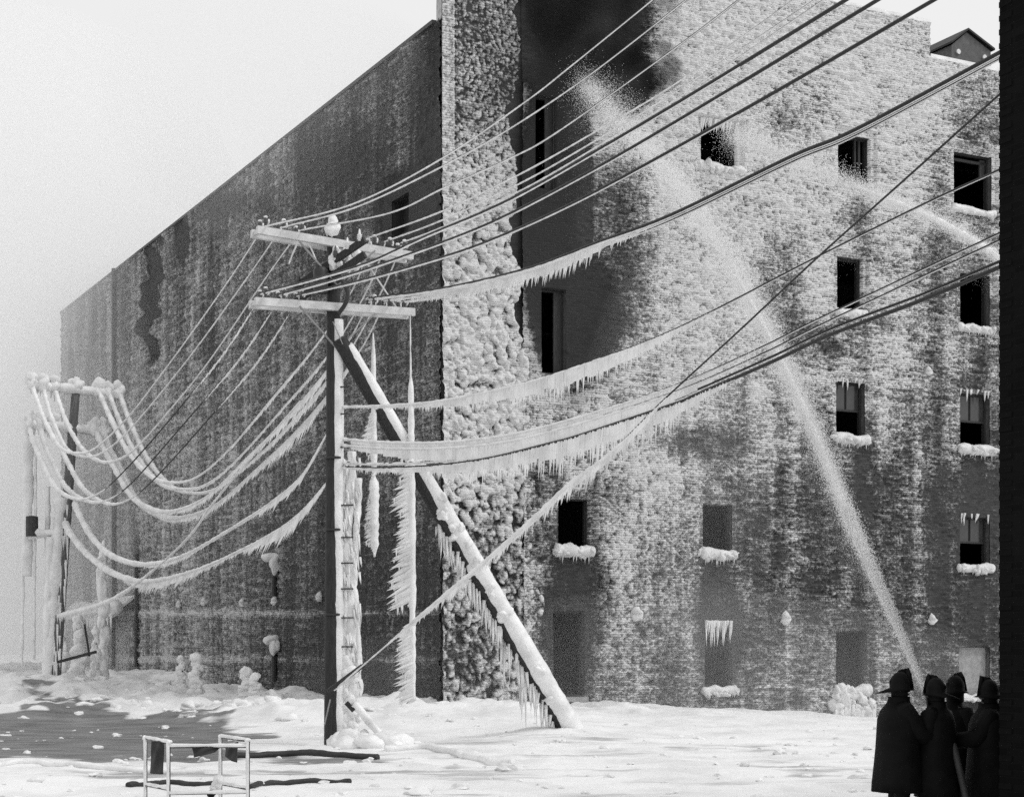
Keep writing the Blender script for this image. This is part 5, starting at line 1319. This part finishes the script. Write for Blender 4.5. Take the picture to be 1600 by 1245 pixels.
canvas('canvas_flap', [P(300, 1167, 20.4), P(344, 1167, 20.4), P(336, 1175, 20.4), P(303, 1183, 20.4)], .08, 2)
canvas('canvas_flap', [P(352, 1167, 20.9), P(372, 1158, 20.7), P(370, 1191, 20.7), P(352, 1181, 20.9)], .07, 3)
f = MB(); f.blob(P(340, 1222, 20.7), (.07, .07, .09), seed=9, amp=.35); f.blob(P(335, 1232, 20.7), (.05, .05, .06), seed=10, amp=.35); o = f.build('frozen_rope', M['ice'], fr, smooth=True)
f = MB(); f.blob(P(331, 1240, 20.6), (.055, .05, .05), seed=11, amp=.3); f.build('coupling', M['leather'], fr, smooth=True)

# ------------------------------------------------------------------ hoses half sunk in the snow
def hose(label, pts, r=.055, mat='hose', sink=.0, name='fire_hose'):
    sp = spline(pts, 60); out = []
    for x, y in sp: D = CH * F / (y - HY); X = (x - 800) / F * D; out.append(Vector((X, D, gz(X, D) + r * .5 - sink)))
    f = MB(); f.tube(out, r, n=10); o = f.build(name, M[mat], smooth=True); tag(o, label, 'hose'); return o
hose('dark hose lying in the snow to the right of the metal frame', [(390, 1231), (420, 1224), (470, 1222), (520, 1221), (546, 1223)], .05)
hose('dark hose crossing the snow behind the metal frame', [(200, 1232), (225, 1229), (262, 1224), (300, 1226), (332, 1227)], .05)
hose('dark hose stretching past the foot of the braced pole', [(360, 1183), (430, 1180), (500, 1180), (545, 1181), (590, 1183)], .075)
hose('snow-covered hose curving away from the pole foot', [(600, 1172), (680, 1172), (740, 1184), (800, 1196)], .08, 'ice')
hose('thin ice-crusted hose winding across the wet roadway', [(-20, 1196), (60, 1192), (120, 1198), (220, 1204), (320, 1203)], .06, 'ice')

# ------------------------------------------------------------------ splintered timbers and ice at the pole foot
def timber(label, a, b, w, h, mat, da=37.2, db=37.6, name='broken_timber', iced=False):
    A_, B_ = P(a[0], a[1], da), P(b[0], b[1], db)
    f = MB(); f.bar(A_, B_, w, h); o = f.build(name, M[mat]); tag(o, label, 'timber')
    if iced:
        hh = MB(); n_ = 24; ice_tube(hh, [A_.lerp(B_, i / (n_ - 1)) + UP * h * .4 for i in range(n_)], w * .75, .4, seed=int(a[0])); hh.build('ice_coat', M['ice'], o, smooth=True)
timber('dark splintered stick lashed across the pole foot', (512, 1080), (566, 1040), .07, .09, 'wood_dark')
timber('iced plank leaning from the pole foot down to the right', (553, 1100), (612, 1170), .12, .06, 'wood_arm', iced=True)
timber('iced plank leaning against the pole foot from the left', (528, 1180), (572, 1145), .14, .06, 'wood_arm', iced=True, da=37, db=37.5)
timber('short dark stub poking out of the ice at the pole foot', (541, 1097), (553, 1110), .1, .1, 'wood_dark', da=37.2, db=37.2)
timber('thin twig of lath hanging beside the pole foot', (516, 1092), (507, 1132), .03, .03, 'metal', da=37.3, db=37.3)
f = MB()
for k in range(30):
    x = random.uniform(530, 630); y = 1168 + random.uniform(-6, 8) ; D = 36.8 + random.random() * .8; p = P(x, y, D); f.blob((p.x, p.y, gz(p.x, p.y) + .05), (.3, .25, .16 + .1 * random.random()), seed=k + 800, amp=.35)
o = f.build('ice_heap', M['ice'], smooth=True); tag(o, 'low heap of lumpy ice around the foot of the braced pole', 'ice heap')

# ------------------------------------------------------------------ ice-capped posts along the long wall
def stump(label, x, yb, yt, D, w, seed, group=None):
    b = P(x, yb, D); t = P(x, yt, D); zb = min(gz(b.x, b.y), b.z) - .2
    f = MB(); f.tube([(b.x, b.y, zb), (t.x, t.y, t.z - .05)], .07, n=8); o = f.build('iced_post', M['dark_metal']); tag(o, label, 'post', group)
    h = MB(); n_ = 9
    for i in range(n_):
        u = i / (n_ - 1); h.blob((b.x + .05 * math.sin(i * 2 + seed), b.y, zb + .2 + (t.z - zb - .25) * u), (w * (1.15 - .5 * u) * random.uniform(.8, 1.2), w * (1.1 - .5 * u), (t.z - zb) / n_ * .9), seed=seed + i, amp=.35)
    h.blob((t.x, t.y, t.z - w * .3), (w * .85, w * .85, w * .75), seed=seed + 50, amp=.25)
    h.build('ice_coat', M['ice'], o, smooth=True)
stump('slim iced post rising from the bank, left of a thicker pair member', 283, 1062, 1027, 60, .15, 1)
stump('thick iced post with a round head beside a slimmer one', 307, 1068, 1024, 58, .22, 2)
stump('squat double-lumped iced post near the middle of the long wall', 385, 1078, 1047, 55, .24, 3)
stump('low iced stump beside the squat double-lumped post', 398, 1084, 1055, 54, .2, 4)
stump('small iced stake showing dark bare stem in the bank', 403, 1126, 1098, 50, .14, 5)
stump('broad iced stump at the edge of the wet roadway', 295, 1122, 1098, 48, .22, 6)
for k, (x, yt, w) in enumerate(((120, 900, .2), (140, 905, .18), (163, 912, .22), (185, 905, .2))):
    pass
# bare broken rail sticking out by the leaning pole
timber('broken rail jutting from the leaning pole', (90, 1034), (150, 1018), .09, .09, 'wood_dark', da=59.6, db=59)
timber('bare forked stick standing at the end of the broken rail', (132, 975), (140, 1025), .06, .06, 'wood_dark', da=59.2, db=59.2)
# ice-hung fence of posts behind the leaning pole
for k, (x, yt, w) in enumerate(((98, 975, .16), (122, 965, .22), (150, 985, .16), (160, 870, .2))):
    stump('tall dark post with hanging ice behind the leaning pole', x, 1045, yt, 66 + k, w * 1.2, 30 + 10 * k, 'posts behind the leaning pole')
# rough frozen lumps on the bank
f = MB()
for k in range(150):
    px_ = random.uniform(-20, 690); py_ = random.uniform(1052, 1128); D = random.uniform(44, 64); X = (px_ - 800) / F * D; z = gz(X, D)
    if z < .18: continue
    s = random.uniform(.06, .2); f.blob((X, D, z - .04), (s * 1.5, s, s * random.uniform(.5, 1.0)), seed=k + 1500, amp=.6)
o = f.build('frozen_rubble', M['ice'], smooth=True); tag(o, 'lumps of frozen rubble on the snow bank along the long wall', 'rubble', kind='stuff')

# small clods of ice kicked about the trodden snow
f = MB(); rc = random.Random(5)
for k in range(260):
    D = rc.uniform(23, 47); px_ = rc.uniform(-10, 1370); X = (px_ - 800) / F * D; z = gz(X, D)
    s = rc.choice((.02, .03, .03, .045, .07)) * rc.uniform(.7, 1.4); f.blob((X, D, z + s * .15), (s * 1.5, s * 1.2, s * .8), seed=k + 3000, amp=.6, sub=2)
o = f.build('ice_clods', M['ice']); tag(o, 'clods of broken ice scattered over the trodden snow', 'ice clods', kind='stuff')
